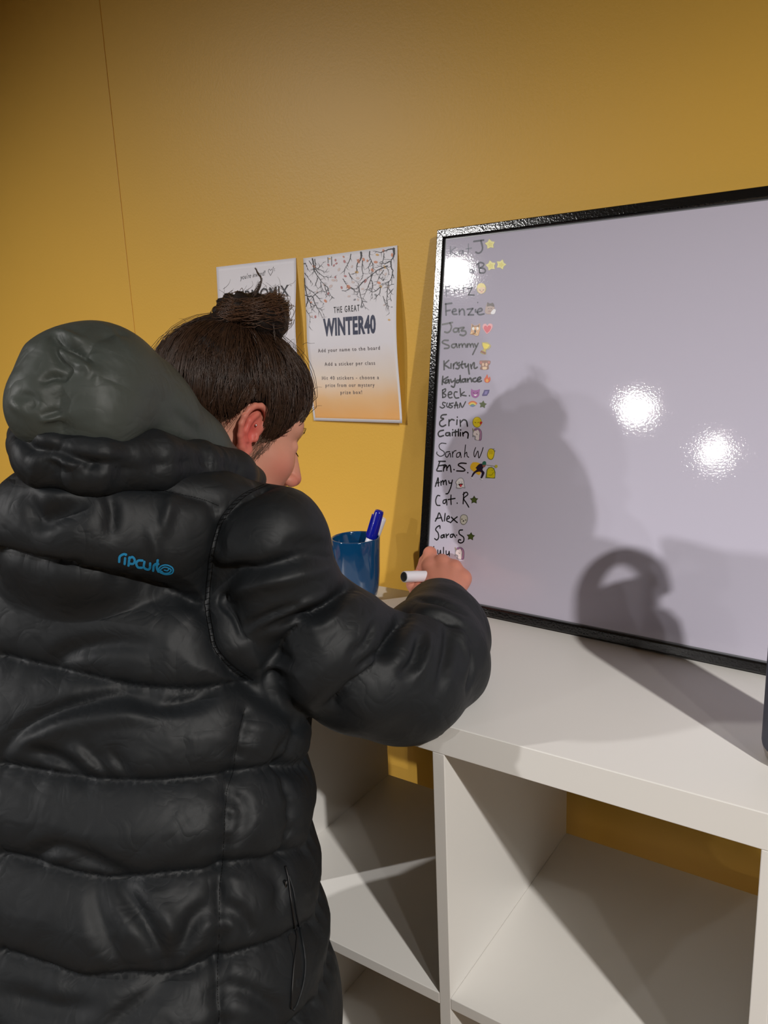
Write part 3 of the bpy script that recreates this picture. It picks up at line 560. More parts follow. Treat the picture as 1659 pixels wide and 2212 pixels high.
def snet(f, lo, hi, h):
    lo = np.array(lo, float); n = np.ceil((np.array(hi) - lo) / h).astype(int) + 1
    ax = [np.float32(lo[i]) + np.arange(n[i], dtype=np.float32) * np.float32(h) for i in range(3)]
    V = np.empty(n, np.float32); step = max(1, int(3e6 // (n[1] * n[2])))
    for s in range(0, n[0], step):
        e = min(n[0], s + step); g = np.stack(np.meshgrid(ax[0][s:e], ax[1], ax[2], indexing='ij'), -1); V[s:e] = f(g)
    I = V < 0; c = I[:-1, :-1, :-1].astype(np.int8)
    tot = np.zeros(tuple(n - 1), np.int8)
    for dx in (0, 1):
        for dy in (0, 1):
            for dz in (0, 1): tot += I[dx:n[0] - 1 + dx, dy:n[1] - 1 + dy, dz:n[2] - 1 + dz]
    cells = np.argwhere((tot > 0) & (tot < 8)); idm = -np.ones(tuple(n - 1), np.int32); idm[tuple(cells.T)] = np.arange(len(cells))
    acc = np.zeros((len(cells), 3)); cnt = np.zeros(len(cells))
    co = [(0,0,0),(1,0,0),(0,1,0),(1,1,0),(0,0,1),(1,0,1),(0,1,1),(1,1,1)]
    for a, b in ((0,1),(2,3),(4,5),(6,7),(0,2),(1,3),(4,6),(5,7),(0,4),(1,5),(2,6),(3,7)):
        A = cells + co[a]; B = cells + co[b]; va = V[tuple(A.T)]; vb = V[tuple(B.T)]; m = (va < 0) != (vb < 0)
        t = va[m] / (va[m] - vb[m]); acc[m] += A[m] + (B[m] - A[m]) * t[:, None]; cnt[m] += 1
    vs = lo + acc / cnt[:, None] * h; F = []
    for axs in range(3):
        sl = [slice(1, -1)] * 3; sl[axs] = slice(0, -1); s2 = list(sl); s2[axs] = slice(1, None)
        E0 = I[tuple(sl)]; E1 = I[tuple(s2)]; w = np.argwhere(E0 != E1)
        if not len(w): continue
        off = np.ones(3, int); off[axs] = 0; w = w + off; u, v = [(1, 2), (2, 0), (0, 1)][axs]
        eu = np.eye(3, dtype=int)[u]; ev = np.eye(3, dtype=int)[v]
        q = np.stack([idm[tuple((w - eu - ev).T)], idm[tuple((w - ev).T)], idm[tuple(w.T)], idm[tuple((w - eu).T)]], 1)
        ins = I[tuple(w.T)]; q[~ins] = q[~ins][:, ::-1]; F.append(q)
    return vs, np.concatenate(F)
def mesh_np(name, vs, fs, mats, parent=None, smooth=True):
    me = bpy.data.meshes.new(name); me.vertices.add(len(vs)); me.vertices.foreach_set('co', np.asarray(vs, np.float32).ravel())
    k = fs.shape[1]; me.loops.add(len(fs) * k); me.loops.foreach_set('vertex_index', fs.astype(np.int32).ravel())
    me.polygons.add(len(fs)); me.polygons.foreach_set('loop_start', np.arange(0, len(fs) * k, k, dtype=np.int32))
    me.update(calc_edges=True); me.validate()
    return link(name, me, mats, parent, smooth)
def subdiv(o, lv=1):
    md = o.modifiers.new('s', 'SUBSURF'); md.levels = md.render_levels = lv
    dg = bpy.context.evaluated_depsgraph_get(); me = bpy.data.meshes.new_from_object(o.evaluated_get(dg)); o.modifiers.clear(); o.data = me
def co_no(o):
    me = o.data; n = len(me.vertices); c = np.empty(n * 3, np.float32); me.vertices.foreach_get('co', c)
    nn = np.empty(n * 3, np.float32); me.vertex_normals.foreach_get('vector', nn); return c.reshape(-1, 3).astype(float), nn.reshape(-1, 3).astype(float)
def setco(o, c): o.data.vertices.foreach_set('co', c.astype(np.float32).ravel()); o.data.update()
def fnoise(P, s, seed=0):               # cheap smooth noise: sum of rotated sines
    r = np.random.RandomState(seed); v = 0; tot = 0
    for _ in range(7):
        d = r.normal(size=3); d /= np.linalg.norm(d); fq = s * r.uniform(.6, 1.6); v = v + np.sin(P @ d * fq + r.uniform(0, 6.28) + 1.3 * np.sin(P @ r.normal(size=3) * s * .35)); tot += 1
    return v / tot * 1.6
# ------------------------------------------------------------------ the person
M_skin = material('skin', (206, 146, 122), rough=.5, spec=.35, sss=.12, bump=.12, bscale=700, bdist=.0003, var=.10, vscale=45)
def add_tint(m, col2):
    nt = m.node_tree; b = nt.nodes['Principled BSDF']; at_ = nt.nodes.new('ShaderNodeAttribute'); at_.attribute_name = 'tint'
    mx = nt.nodes.new('ShaderNodeMix'); mx.data_type = 'RGBA'; src = b.inputs['Base Color'].links[0].from_socket
    nt.links.new(at_.outputs['Fac'], mx.inputs[0]); nt.links.new(src, mx.inputs[6]); mx.inputs[7].default_value = lin(col2); nt.links.new(mx.outputs[2], b.inputs['Base Color'])
add_tint(M_skin, (206, 92, 82))
def fabric(name, rgb, rough):
    m = material(name, rgb, rough=rough, spec=.32, var=.08, vscale=9)
    nt = m.node_tree; b = nt.nodes['Principled BSDF']; tc = nt.nodes['Texture Coordinate']; prev = None
    for sc, dist, st in ((11, .010, .55), (34, .0035, .45), (1600, .0002, .5)):   # crumples, small creases, weave
        n = nt.nodes.new('ShaderNodeTexNoise'); n.inputs['Scale'].default_value = sc; n.inputs['Detail'].default_value = 2; n.inputs['Distortion'].default_value = .9
        nt.links.new(tc.outputs['Object'], n.inputs['Vector'])
        a = nt.nodes.new('ShaderNodeMath'); a.operation = 'SUBTRACT'; a.inputs[1].default_value = .5; nt.links.new(n.outputs['Fac'], a.inputs[0])
        c = nt.nodes.new('ShaderNodeMath'); c.operation = 'ABSOLUTE'; nt.links.new(a.outputs[0], c.inputs[0])
        bp = nt.nodes.new('ShaderNodeBump'); bp.inputs['Strength'].default_value = st; bp.inputs['Distance'].default_value = dist
        nt.links.new(c.outputs[0], bp.inputs['Height'])
        if prev: nt.links.new(prev.outputs[0], bp.inputs['Normal'])
        prev = bp
    nt.links.new(prev.outputs[0], b.inputs['Normal'])
    return m
M_coat = fabric('black_nylon_quilt', (23, 26, 29), .56)
M_hood = fabric('lit_grey_green_nylon', (64, 69, 65), .50)  # coat fabric painted paler for the light and sheen on it, slightly greener
M_hair = material('dark_brown_hair', (30, 21, 16), rough=.65, spec=.2, bump=.8, bscale=60, bdist=.002, var=.35, vscale=60, stretch=(6, 6, 1))
M_strand = material('brown_hair_strand', (62, 42, 29), rough=.40, spec=.45, var=.7, vscale=110)
M_trouser = material('black_leggings', (24, 24, 27), rough=.75)
M_shoe = material('dark_trainer', (40, 42, 48), rough=.6); M_sole = material('white_sole', (205, 203, 198), rough=.6)
person = tag(empty('person', (-.27, -.30, FLZ)), 'woman with a brown topknot in a black hooded puffer coat, writing on the whiteboard', 'person')
PO = np.array([-.27, -.30, FLZ])
# head frame (x forward, y left, z up; origin between the ears)
HRo = np.array([[0.39975741, -0.91, 0.11122942], [0.80378763, 0.406, 0.43457734], [-0.44058991, -0.084, 0.89373965]])
x_ = HRo[:, 0] / np.linalg.norm(HRo[:, 0]); z_ = HRo[:, 2] - x_ * (HRo[:, 2] @ x_); z_ /= np.linalg.norm(z_); HR = np.stack([x_, np.cross(z_, x_), z_], 1)
HS = .985; HP = CP + (np.array([-0.33911296, 0.05771487, 0.31489472]) - CP) * HS
def h2w(p): return HP + (np.asarray(p, float) * HS) @ HR.T
def w2h(p): return ((np.asarray(p, float) - HP) @ HR) / HS
NECKB = w2h((-.345, -.075, .20))
CR = ((-.012, 0, .052), (.098, .076, .083))
def head_sdf(P):
    Q = P.copy(); Q[..., 1] = np.abs(Q[..., 1])          # symmetric
    d = s_ell(Q, *CR)
    d = smin(d, s_ell(Q, (.034, 0, -.018), (.056, .061, .088)), .03)
    d = smin(d, s_ell(Q, (.030, .0, -.066), (.050, .054, .042)), .025)
    d = smin(d, s_ell(Q, (.073, 0, -.096), (.018, .022, .016)), .025)
    d = smin(d, s_ell(Q, (.055, .036, -.020), (.027, .027, .026)), .02)
    d = smin(d, s_cone(Q, (.078, .010, .034), (.064, .046, .032), .013, .011), .015)
    d = smax(d, -s_ell(Q, (.094, .032, .011), (.016, .017, .011)), .012)
    d = smin(d, s_ell(Q, (.0695, .032, .009), (.0135, .014, .0125)), .003)
    d = smin(d, s_cone(Q, (.070, .018, .0075), (.072, .045, .0065), .0085, .007), .006)
    d = smin(d, s_cone(Q, (.085, 0, .018), (.108, 0, -.028), .0075, .0115), .010)
    d = smin(d, s_ell(Q, (.100, .0115, -.034), (.011, .0065, .0085)), .005)
    d = smax(d, -s_ell(Q, (.106, .0065, -.0425), (.006, .0036, .005)), .002)
    d = smin(d, s_cone(Q, (.0915, 0, -.0605), (.080, .021, -.064), .0062, .0035), .005)
    d = smin(d, s_cone(Q, (.090, 0, -.0715), (.080, .019, -.068), .0068, .0035), .005)
    d = smax(d, -s_cone(Q, (.0985, 0, -.0658), (.084, .024, -.0662), .0016, .001), .003)
    # ear
    yb = .071
    e = s_chain(Q, [((.008, yb + .001, .002), .0032), ((.0128, yb + .004, .018), .0036), ((.0105, yb + .006, .0275), .0038), ((.0045, yb + .009, .0335), .0040), ((-.004, yb + .0115, .0352), .0040), ((-.0125, yb + .0135, .032), .0040), ((-.019, yb + .015, .0245), .0040), ((-.0225, yb + .016, .014), .0040),
                    ((-.023, yb + .015, .004), .0038), ((-.018, yb + .011, -.010), .0036), ((-.009, yb + .007, -.022), .0046), ((-.001, yb + .004, -.028), .0048), ((.004, yb + .001, -.022), .0035)], .002)
    e = smin(e, s_chain(Q, [((-.004, yb + .007, .024), .0035), ((-.012, yb + .010, .012), .0042), ((-.013, yb + .010, -.002), .0042), ((-.007, yb + .007, -.012), .0042)], .003), .003)
    e = smin(e, s_ell(Q, (-.008, yb + .004, .008), (.016, .004, .025)), .004)
    e = smin(e, s_ell(Q, (-.003, yb + .002, -.020), (.008, .004, .009)), .004)
    e = smin(e, s_ell(Q, (.0055, yb + .004, -.005), (.004, .004, .0055)), .003)
    e = smax(e, -s_ell(Q, (-.002, yb + .010, -.002), (.0065, .006, .009)), .003)
    d = smin(d, e, .003)
    d = smin(d, s_chain(P, [((-.020, 0, -.035), .056), (tuple(NECKB * .55 + np.array([-.025, 0, -.06]) * .45), .054), (tuple(NECKB), .062)], .01), .03)
    return d
hv, hf = snet(head_sdf, (-.19, -.13, -.20), (.13, .13, .15), .0014)
tint = 1.0 * np.exp(-(((hv[:, 0] + .006) / .022) ** 2 + ((hv[:, 2]) / .038) ** 2)) * (np.abs(hv[:, 1]) > .074) * 1.0
tint += .35 * np.exp(-(((hv[:, 0] - .06) / .03) ** 2 + ((hv[:, 2] + .03) / .025) ** 2)) + .5 * np.exp(-(((hv[:, 0] - .112) / .016) ** 2 + ((hv[:, 2] + .035) / .014) ** 2))
hw = h2w(hv)
# ---- writing hand (right), shaped in place at the lower left corner of the board
def px(x, y, d): return tuple(at(x, y, d))
WR = px(957, 1303, 1.165); ELB = px(868, 1462, .925); SHO = px(585, 1160, .84)
mcp = dict(i=px(925, 1226, 1.232), m=px(954, 1216, 1.236), r=px(980, 1227, 1.230), p=px(998, 1250, 1.222))
fing = [
    [(mcp['i'], .0108), (px(929, 1195, 1.258), .0096), (px(917, 1212, 1.280), .0084), (px(908, 1231, 1.277), .0074)],
    [(mcp['m'], .0110), (px(956, 1213, 1.272), .0098), (px(940, 1232, 1.288), .0086), (px(924, 1247, 1.279), .0076)],
    [(mcp['r'], .0105), (px(981, 1226, 1.266), .0094), (px(965, 1246, 1.282), .0082), (px(948, 1258, 1.270), .0072)],
    [(mcp['p'], .0098), (px(998, 1250, 1.254), .0084), (px(984, 1266, 1.268), .0074), (px(968, 1274, 1.258), .0065)]]
thumb = [(px(932, 1290, 1.185), .0150), (px(905, 1282, 1.196), .0125), (px(893, 1263, 1.216), .0104), (px(898, 1243, 1.240), .0086)]
vd = ray(955, 1240); vd = vd / np.linalg.norm(vd)          # palm lies behind the back of the hand
def sh_(p, s): return tuple(np.array(p) + vd * s)
def hand_sdf(P):
    d = s_cone(P, tuple(np.array(WR) * 1.55 - np.array(ELB) * .55), WR, .0, .0) + 1
    for k, r in (('i', .0145), ('m', .0145), ('r', .0138), ('p', .0125)):
        d = smin(d, s_cone(P, sh_(WR, .002), sh_(mcp[k], .007), .0185, r), .008)
        d = smin(d, s_ell(P, mcp[k], (.0112, .0112, .0112)), .006)
    d = smin(d, s_cone(P, sh_(WR, .006), sh_(mcp['p'], .012), .018, .014), .01)
    n = None
    for fg in fing:
        q = s_chain(P, fg, .004); q = smin(q, s_ell(P, fg[1][0], (fg[1][1] + .0008,) * 3), .003)
        n = q if n is None else smin(n, q, .0012)
    d = smin(d, n, .005)
    d = smin(d, s_cone(P, WR, thumb[0][0], .017, .0155), .01)
    d = smin(d, s_chain(P, thumb, .004), .007)
    wd = np.array(WR) - (np.array(ELB) - np.array(WR)) * -.0
    d = smin(d, s_chain(P, [(WR, .0215), (tuple(np.array(WR) + (np.array(ELB) - np.array(WR)) * .35), .026)], .01), .012)
    # tendons on the back of the hand
    for k in ('i', 'm', 'r'):
        d = smin(d, s_cone(P, sh_(WR, -.014), sh_(mcp[k], -.006), .003, .0042), .008)
    return d
c0 = np.array(mcp['m'])
rv, rf = snet(hand_sdf, c0 - (.10, .17, .10), c0 + (.09, .09, .07), .0016)
# pen in the hand: nib on the board
PT = onplane(996, 1243, BN, BAo + BN * .0008); e0 = ray(872, 1246)
# back end at barrel length from the nib
LP = .122; a_ = e0 @ e0; b_ = -2 * e0 @ (PT - CP); c_ = (PT - CP) @ (PT - CP) - LP * LP; di = b_ * b_ - 4 * a_ * c_
PE = CP + e0 * ((-b_ - math.sqrt(max(di, 0))) / (2 * a_)) if di > 0 else CP + e0 * 1.21
pd = Vector(PT - PE).normalized(); q = pd.to_track_quat('Z', 'Y').to_matrix().to_4x4()
LP = float(np.linalg.norm(PT - PE))
pen = tag(empty('marker_pen', mat=Matrix.Translation(PE) @ q), 'white marker with dark end plug held in the writing hand', 'marker', 'whiteboard markers')
lathe('barrel', [(.0070, .0012), (.0074, 0), (.0084, .0012), (.0087, .004), (.0087, LP - .030), (.0080, LP - .024), (0, LP - .024)], M_mwhite, pen, 40)
lathe('end_plug', [(0, -.0008), (.0055, -.0008), (.0070, -.0002), (.0072, .002), (0, .002)], M_mblack, pen, 40)
lathe('nib_holder', [(.0066, LP - .0245), (.0052, LP - .012), (.0030, LP - .007), (0, LP - .007)], M_mblack, pen, 30)
lathe('nib', [(.0022, LP - .0075), (.0020, LP - .002), (.0008, LP), (0, LP)], M_mblack, pen, 20)
# ---- trunk and arms under the coat, left hand resting on the shelf
AX = np.array([.9, .436, 0]) / np.linalg.norm([.9, .436]); FX = np.array([-AX[1], AX[0], 0])
SHOC = np.array(SHO) - AX * .17; SHL = np.array(SHO) - AX * .34 + np.array([0, 0, -.045])
PEL = np.array([-.25, -.31, -.23])
LEL = np.array([-.60, -.11, .035]); LWR = np.array([-.56, .09, .045])
def trunk_sdf(P):
    d = s_chain(P, [((-.345, -.075, .22), .05), (tuple(SHOC + FX * .02 + (0, 0, -.05)), .075), (tuple((SHOC + PEL) / 2 + FX * .02), .085), (tuple(PEL + FX * .02), .10)], .04)
    d = smin(d, s_chain(P, [(tuple(SHOC + (0, 0, -.05)), .05), (SHO, .030), (px(606, 1275, .86), .030), (px(705, 1395, .885), .030), (px(800, 1440, .91), .030), (ELB, .030), (px(935, 1412, .98), .028), (px(957, 1362, 1.045), .025), (WR, .022)], .02), .03)
    d = smin(d, s_chain(P, [(tuple(SHOC + (0, 0, -.05)), .05), (tuple(SHL), .035), (tuple(LEL), .036), (tuple(LWR), .024)], .02), .03)
    return d
tv, tf = snet(trunk_sdf, (-.72, -.50, -.38), (.02, .32, .34), .009)
def lhand_sdf(P):
    f = np.array([.15, .98, -.10]); f /= np.linalg.norm(f); s = np.array([.98, -.15, 0]); c = LWR
    d = s_chain(P, [(tuple(c - f * .05), .026), (tuple(c), .0215)], .01); pts = []
    for o_, L in ((-.030, .062), (-.010, .072), (.010, .076), (.030, .068)):
        m = c + f * .075 + s * o_ * .85; d = smin(d, s_cone(P, tuple(c + s * o_ * .3), tuple(m), .018, .0115), .010)
        pts.append([(tuple(m), .0098), (tuple(m + f * L * .45 + np.array([0, 0, .004])), .0088), (tuple(m + f * L * .8 + np.array([0, 0, -.006])), .0078), (tuple(m + f * L + np.array([0, 0, -.014])), .0070)])
    n = None
    for g_ in pts: q = s_chain(P, g_, .003); n = q if n is None else smin(n, q, .001)
    d = smin(d, n, .005)
    t = [(tuple(c + s * .012 + f * .01), .014), (tuple(c + s * .042 + f * .035 + np.array([0, 0, -.004])), .0115), (tuple(c + s * .055 + f * .062 + np.array([0, 0, -.008])), .0095), (tuple(c + s * .056 + f * .085 + np.array([0, 0, -.012])), .0080)]
    return smin(d, s_chain(P, t, .004), .007)
lv_, lf_ = snet(lhand_sdf, LWR - (.08, .07, .045), LWR + (.09, .18, .04), .0022)
allv = []; allf = []; tt = []; b = 0
for v, f, t in ((hw, hf, tint), (rv, rf, None), (tv, tf, None), (lv_, lf_, None)):
    allv.append(v); allf.append(f + b); b += len(v)
    tt.append(t if t is not None else np.zeros(len(v)))
tt[1] = .22 + .35 * np.exp(-np.min([((rv - np.array(g_[k][0])) ** 2).sum(1) for g_ in fing for k in (0, 1)], axis=0) / .008 ** 2)
body = mesh_np('body', np.concatenate(allv) - PO, np.concatenate(allf), M_skin, person)
body['label'] = 'bare face, neck and hands'
a = body.data.attributes.new('tint', 'FLOAT', 'POINT'); a.data.foreach_set('value', np.clip(np.concatenate(tt), 0, 1).astype(np.float32))
# ------------------------------------------------------------------ hooded puffer coat
ZC = [(.32, -.345, -.125, .13, .11), (.24, -.338, -.150, .19, .135), (.14, -.325, -.180, .225, .150), (.02, -.300, -.225, .232, .158), (-.10, -.275, -.268, .242, .165), (-.23, -.250, -.300, .255, .172), (-.45, -.250, -.305, .265, .180), (-.68, -.255, -.300, .275, .188)]
ZC = sorted(ZC); zz = [c[0] for c in ZC]
def tor_sdf(P):
    z = P[..., 2]; f = lambda i: np.interp(z, zz, [c[i] for c in ZC]).astype(np.float32)
    x = P[..., 0] - f(1); y = P[..., 1] - f(2); u = x * AX[0] + y * AX[1]; v = x * FX[0] + y * FX[1]; a = f(3); bb = f(4)
    p = 2.35; k = (np.abs(u / a) ** p + np.abs(v / bb) ** p) ** (1 / p); d = (k - 1) * np.minimum(a, bb) * .85
    return smax(smax(d, z - .215, .06), -.70 - z, .02)
SLV = [(px(560, 1165, .845), .054), (px(585, 1172, .835), .053), (px(606, 1268, .85), .056), (px(700, 1388, .875), .068), (px(792, 1437, .90), .067), (px(868, 1462, .925), .068),
       (px(930, 1415, .975), .064), (px(957, 1365, 1.035), .054), (px(952, 1332, 1.075), .045), (px(950, 1322, 1.10), .041)]
SLL = [(tuple(SHL + AX * .04), .06), (tuple(SHL), .062), (tuple((SHL + LEL) / 2), .068), (tuple(LEL), .062), (tuple((LEL + LWR) / 2), .055), (tuple(LWR - (0, .03, 0)), .040)]
ctop = [(px(90, 1128, .78), .044), (px(200, 1140, .79), .052), (px(360, 1140, .81), .050), (px(480, 1142, .83), .048), (px(572, 1168, .84), .050)]
cutd = np.array(WR) - np.array(px(957, 1365, 1.035)); cutd /= np.linalg.norm(cutd); cutp = np.array(px(950, 1320, 1.112))
def coat_sdf(P):
    d = tor_sdf(P)
    d = smin(d, s_chain(P, ctop, .02), .03)
    d = smin(d, s_chain(P, [ctop[1], (tuple(SHL + AX * .06 + (0, 0, .0)), .056), (tuple(SHL), .062)], .03), .05)
    s = smax(s_chain(P, SLV, .012), (P - A3(*cutp)) @ A3(*cutd), .004)
    s = smax(s, -s_chain(P, [(tuple(cutp - cutd * .05), .031), (tuple(cutp + cutd * .02), .034)]), .004)
    d = smin(d, s, .014); d = smin(d, s_chain(P, SLL, .012), .014)
    d = smax(d, -(s_box(P, (-1, 0, -1.2), (1, .5, 0)) - .0015), .010)
    # opening for the neck
    d = smax(d, -s_chain(P, [(tuple(h2w((-.03, 0, -.04))), .066), (tuple(h2w(NECKB * .8)), .064)]), .01)
    return d
cv, cf = snet(coat_sdf, (-.74, -.56, -.73), (.09, .24, .34), .0058)
coat = mesh_np('puffer_coat', cv, cf, M_coat)
base_bvh = BVHTree.FromPolygons([tuple(v) for v in cv], [tuple(map(int, f)) for f in cf])
OCP = Vector(CP)
def cast(x, y, bvh):
    h = bvh.ray_cast(OCP, Vector(ray(x, y)).normalized()); return None if h[0] is None else np.array(h[0])
def line3(pts, bvh, step=5.0):
    P = crom(pts, 8) if len(pts) > 2 else [np.array(p, float) for p in pts]; out = []
    for a, b in zip(P[:-1], P[1:]):
        n = max(1, int(np.hypot(*(b - a)) / step))
        for k in range(n): q = a + (b - a) * k / n; h = cast(q[0], q[1], bvh); out += [h] if h is not None else []
    return out
def ring(p0, p1, bvh):                  # carry a quilting seam round the unseen side
    c = lambda z: np.array([np.interp(z, zz, [q[1] for q in ZC]), np.interp(z, zz, [q[2] for q in ZC])])
    a0 = math.atan2(*(p0[:2] - c(p0[2]))[::-1]); a1 = math.atan2(*(p1[:2] - c(p1[2]))[::-1])
    while a1 < a0: a1 += 2 * math.pi
    out = []
    for t in np.linspace(0, 1, 60):
        z = p0[2] + (p1[2] - p0[2]) * t; a = a0 + (a1 - a0) * t; cc = c(z); dr = Vector((math.cos(a), math.sin(a), 0))
        du = dr.x * AX[0] + dr.y * AX[1]; dw = dr.x * FX[0] + dr.y * FX[1]; ra = np.interp(z, zz, [q[3] for q in ZC]); rb_ = np.interp(z, zz, [q[4] for q in ZC])
        R0_ = (abs(du / ra) ** 2.35 + abs(dw / rb_) ** 2.35) ** (-1 / 2.35)
        h = bvh.ray_cast(Vector((cc[0], cc[1], z)) + dr * (R0_ + .03), -dr)
        if h[0] is not None and (np.array(h[0][:2]) - cc) @ np.array(dr[:2]) > R0_ * .8: out.append(np.array(h[0]))
    return out
SEAMS = [  # quilting seams of the back, left to right
 [(0,1187),(30,1197),(84,1213),(142,1227),(202,1237),(256,1249),(304,1259),(358,1274),(405,1288),(448,1297)],
 [(0,1414),(45,1425),(112,1441),(178,1456),(250,1472),(312,1481),(370,1485),(428,1485),(486,1478),(531,1472),(560,1468)],
 [(0,1650),(45,1659),(112,1670),(178,1681),(250,1686),(326,1687),(401,1681),(468,1675),(504,1668),(558,1659),(620,1650),(685,1650)],
 [(0,1844),(45,1855),(103,1873),(170,1891),(241,1902),(285,1898),(357,1889),(446,1880),(482,1869),(531,1860),(580,1855),(624,1842),(668,1826)],
 [(0,2056),(45,2072),(112,2096),(170,2116),(223,2114),(290,2110),(352,2114),(379,2110),(424,2096),(468,2078),(535,2056),(602,2034),(650,2006),(685,1985)],
 [(0,2290),(112,2330),(223,2345),(379,2330),(473,2300),(602,2240),(688,2160)],
 [(0,2560),(220,2620),(470,2580),(700,2400)], [(0,2900),(220,2960),(470,2900),(700,2700)]]
YOKE = [[(150,1046),(202,1051),(297,1051),(371,1065),(435,1078),(473,1092)]]
VERT = [[(528,1530),(517,1570),(508,1628),(504,1668),(491,1708),(484,1771),(482,1860),(475,1927),(473,2038),(470,2127),(473,2212),(475,2500)],
        [(629,1560),(620,1628),(618,1681),(620,1771),(622,1842)]]
ARMH = [[(579,1048),(539,1064),(508,1088),(484,1120),(472,1151),(460,1199),(456,1239),(452,1279),(452,1318),(458,1358),(468,1398),(500,1435),(545,1468)]]
SLEEVE = [[(764,1257),(730,1287),(690,1322),(659,1342),(611,1382),(591,1414)], [(873,1322),(850,1370),(822,1422),(794,1450),(758,1482),(714,1525)]]
def seam_set(lines, closed=False):
    S = []
    for L in lines:
        P = line3(L, base_bvh)
        if closed and len(P) > 4:
            R_ = ring(P[-1], P[0], base_bvh); P = P + R_
        S.append(np.array(P))
    return S
S_h = seam_set(SEAMS, True); S_y = seam_set(YOKE); S_v = seam_set(VERT); S_a = seam_set(ARMH); S_s = seam_set(SLEEVE)
# unseen sleeve quilting: rings round both arms
def sleeve_ring(a, b, t, r=.2):
    a = np.array(a); b = np.array(b); c = a + (b - a) * t; ax = Vector(b - a).normalized(); p = ax.orthogonal().normalized(); qn = ax.cross(p); o = []
    for k in range(50):
        g_ = 2 * math.pi * k / 50; dr = p * math.cos(g_) + qn * math.sin(g_); h = base_bvh.ray_cast(Vector(c) + dr * r, -dr)
        if h[0] is not None: o.append(np.array(h[0]))
    return np.array(o)
S_l = [sleeve_ring(SHL, LEL, .45, .11), sleeve_ring(SHL, LEL, .85, .10), sleeve_ring(LEL, LWR, .5, .09)]
def near(P, sets, maxd=.2):
    pts = []; sid = []; al = []
    for L in sets:
        if len(L) < 2: continue
        s = np.concatenate([[0], np.cumsum(np.linalg.norm(np.diff(L, axis=0), axis=1))]); pts.append(L); al.append(s)
    pts = np.concatenate(pts); al = np.concatenate(al); kd = KDTree(len(pts))
    for i_, p in enumerate(pts): kd.insert(p, i_)
    kd.balance(); d = np.full(len(P), maxd); s = np.zeros(len(P))
    for i_, p in enumerate(P):
        r = kd.find(p); d[i_] = r[2]; s[i_] = al[r[1]]
    return d, s
subdiv(coat, 1)
C, N = co_no(coat)
dm, sm_ = near(C, S_h + S_a + S_s + S_l)        # main seams: deep puffs
puff = lambda d, R, H: H * np.sqrt(np.clip(1 - (1 - np.clip((np.sqrt(d * d + .0030 ** 2) - .0030) / R, 0, 1)) ** 2, 0, 1))
hand_c = np.array(WR); cuffd = np.linalg.norm(C - hand_c, axis=1)
damp = np.clip((cuffd - .05) / .07, 0, 1)
disp = (puff(dm, .048, .020) - .012) * damp
dv, sv = near(C, S_v); disp -= .0085 * np.exp(-(dv / .009) ** 1.3)
dy, sy = near(C, S_y); disp -= .006 * np.exp(-(dy / .007) ** 1.3)
# gathers: short wrinkles running away from the seams
jit = 2.2 * fnoise(C, 28, 5)
amp = fnoise(C, 16, 9) * .5 + .6
disp += .0012 * np.sin(sm_ * 240 + jit * 1.6) * np.exp(-dm / .014) * np.clip(amp, 0, 1.3) * damp
disp += .0014 * np.sin(sm_ * 95 + jit * 1.4) * np.exp(-dm / .04) * np.clip(fnoise(C, 11, 3) + .4, 0, 1.3) * damp
disp += .0016 * np.sin(sv * 300 + jit) * np.exp(-dv / .012)
# soft swelling of the down
disp += .0035 * fnoise(C, 17, 21) * np.clip(dm / .03, 0, 1)
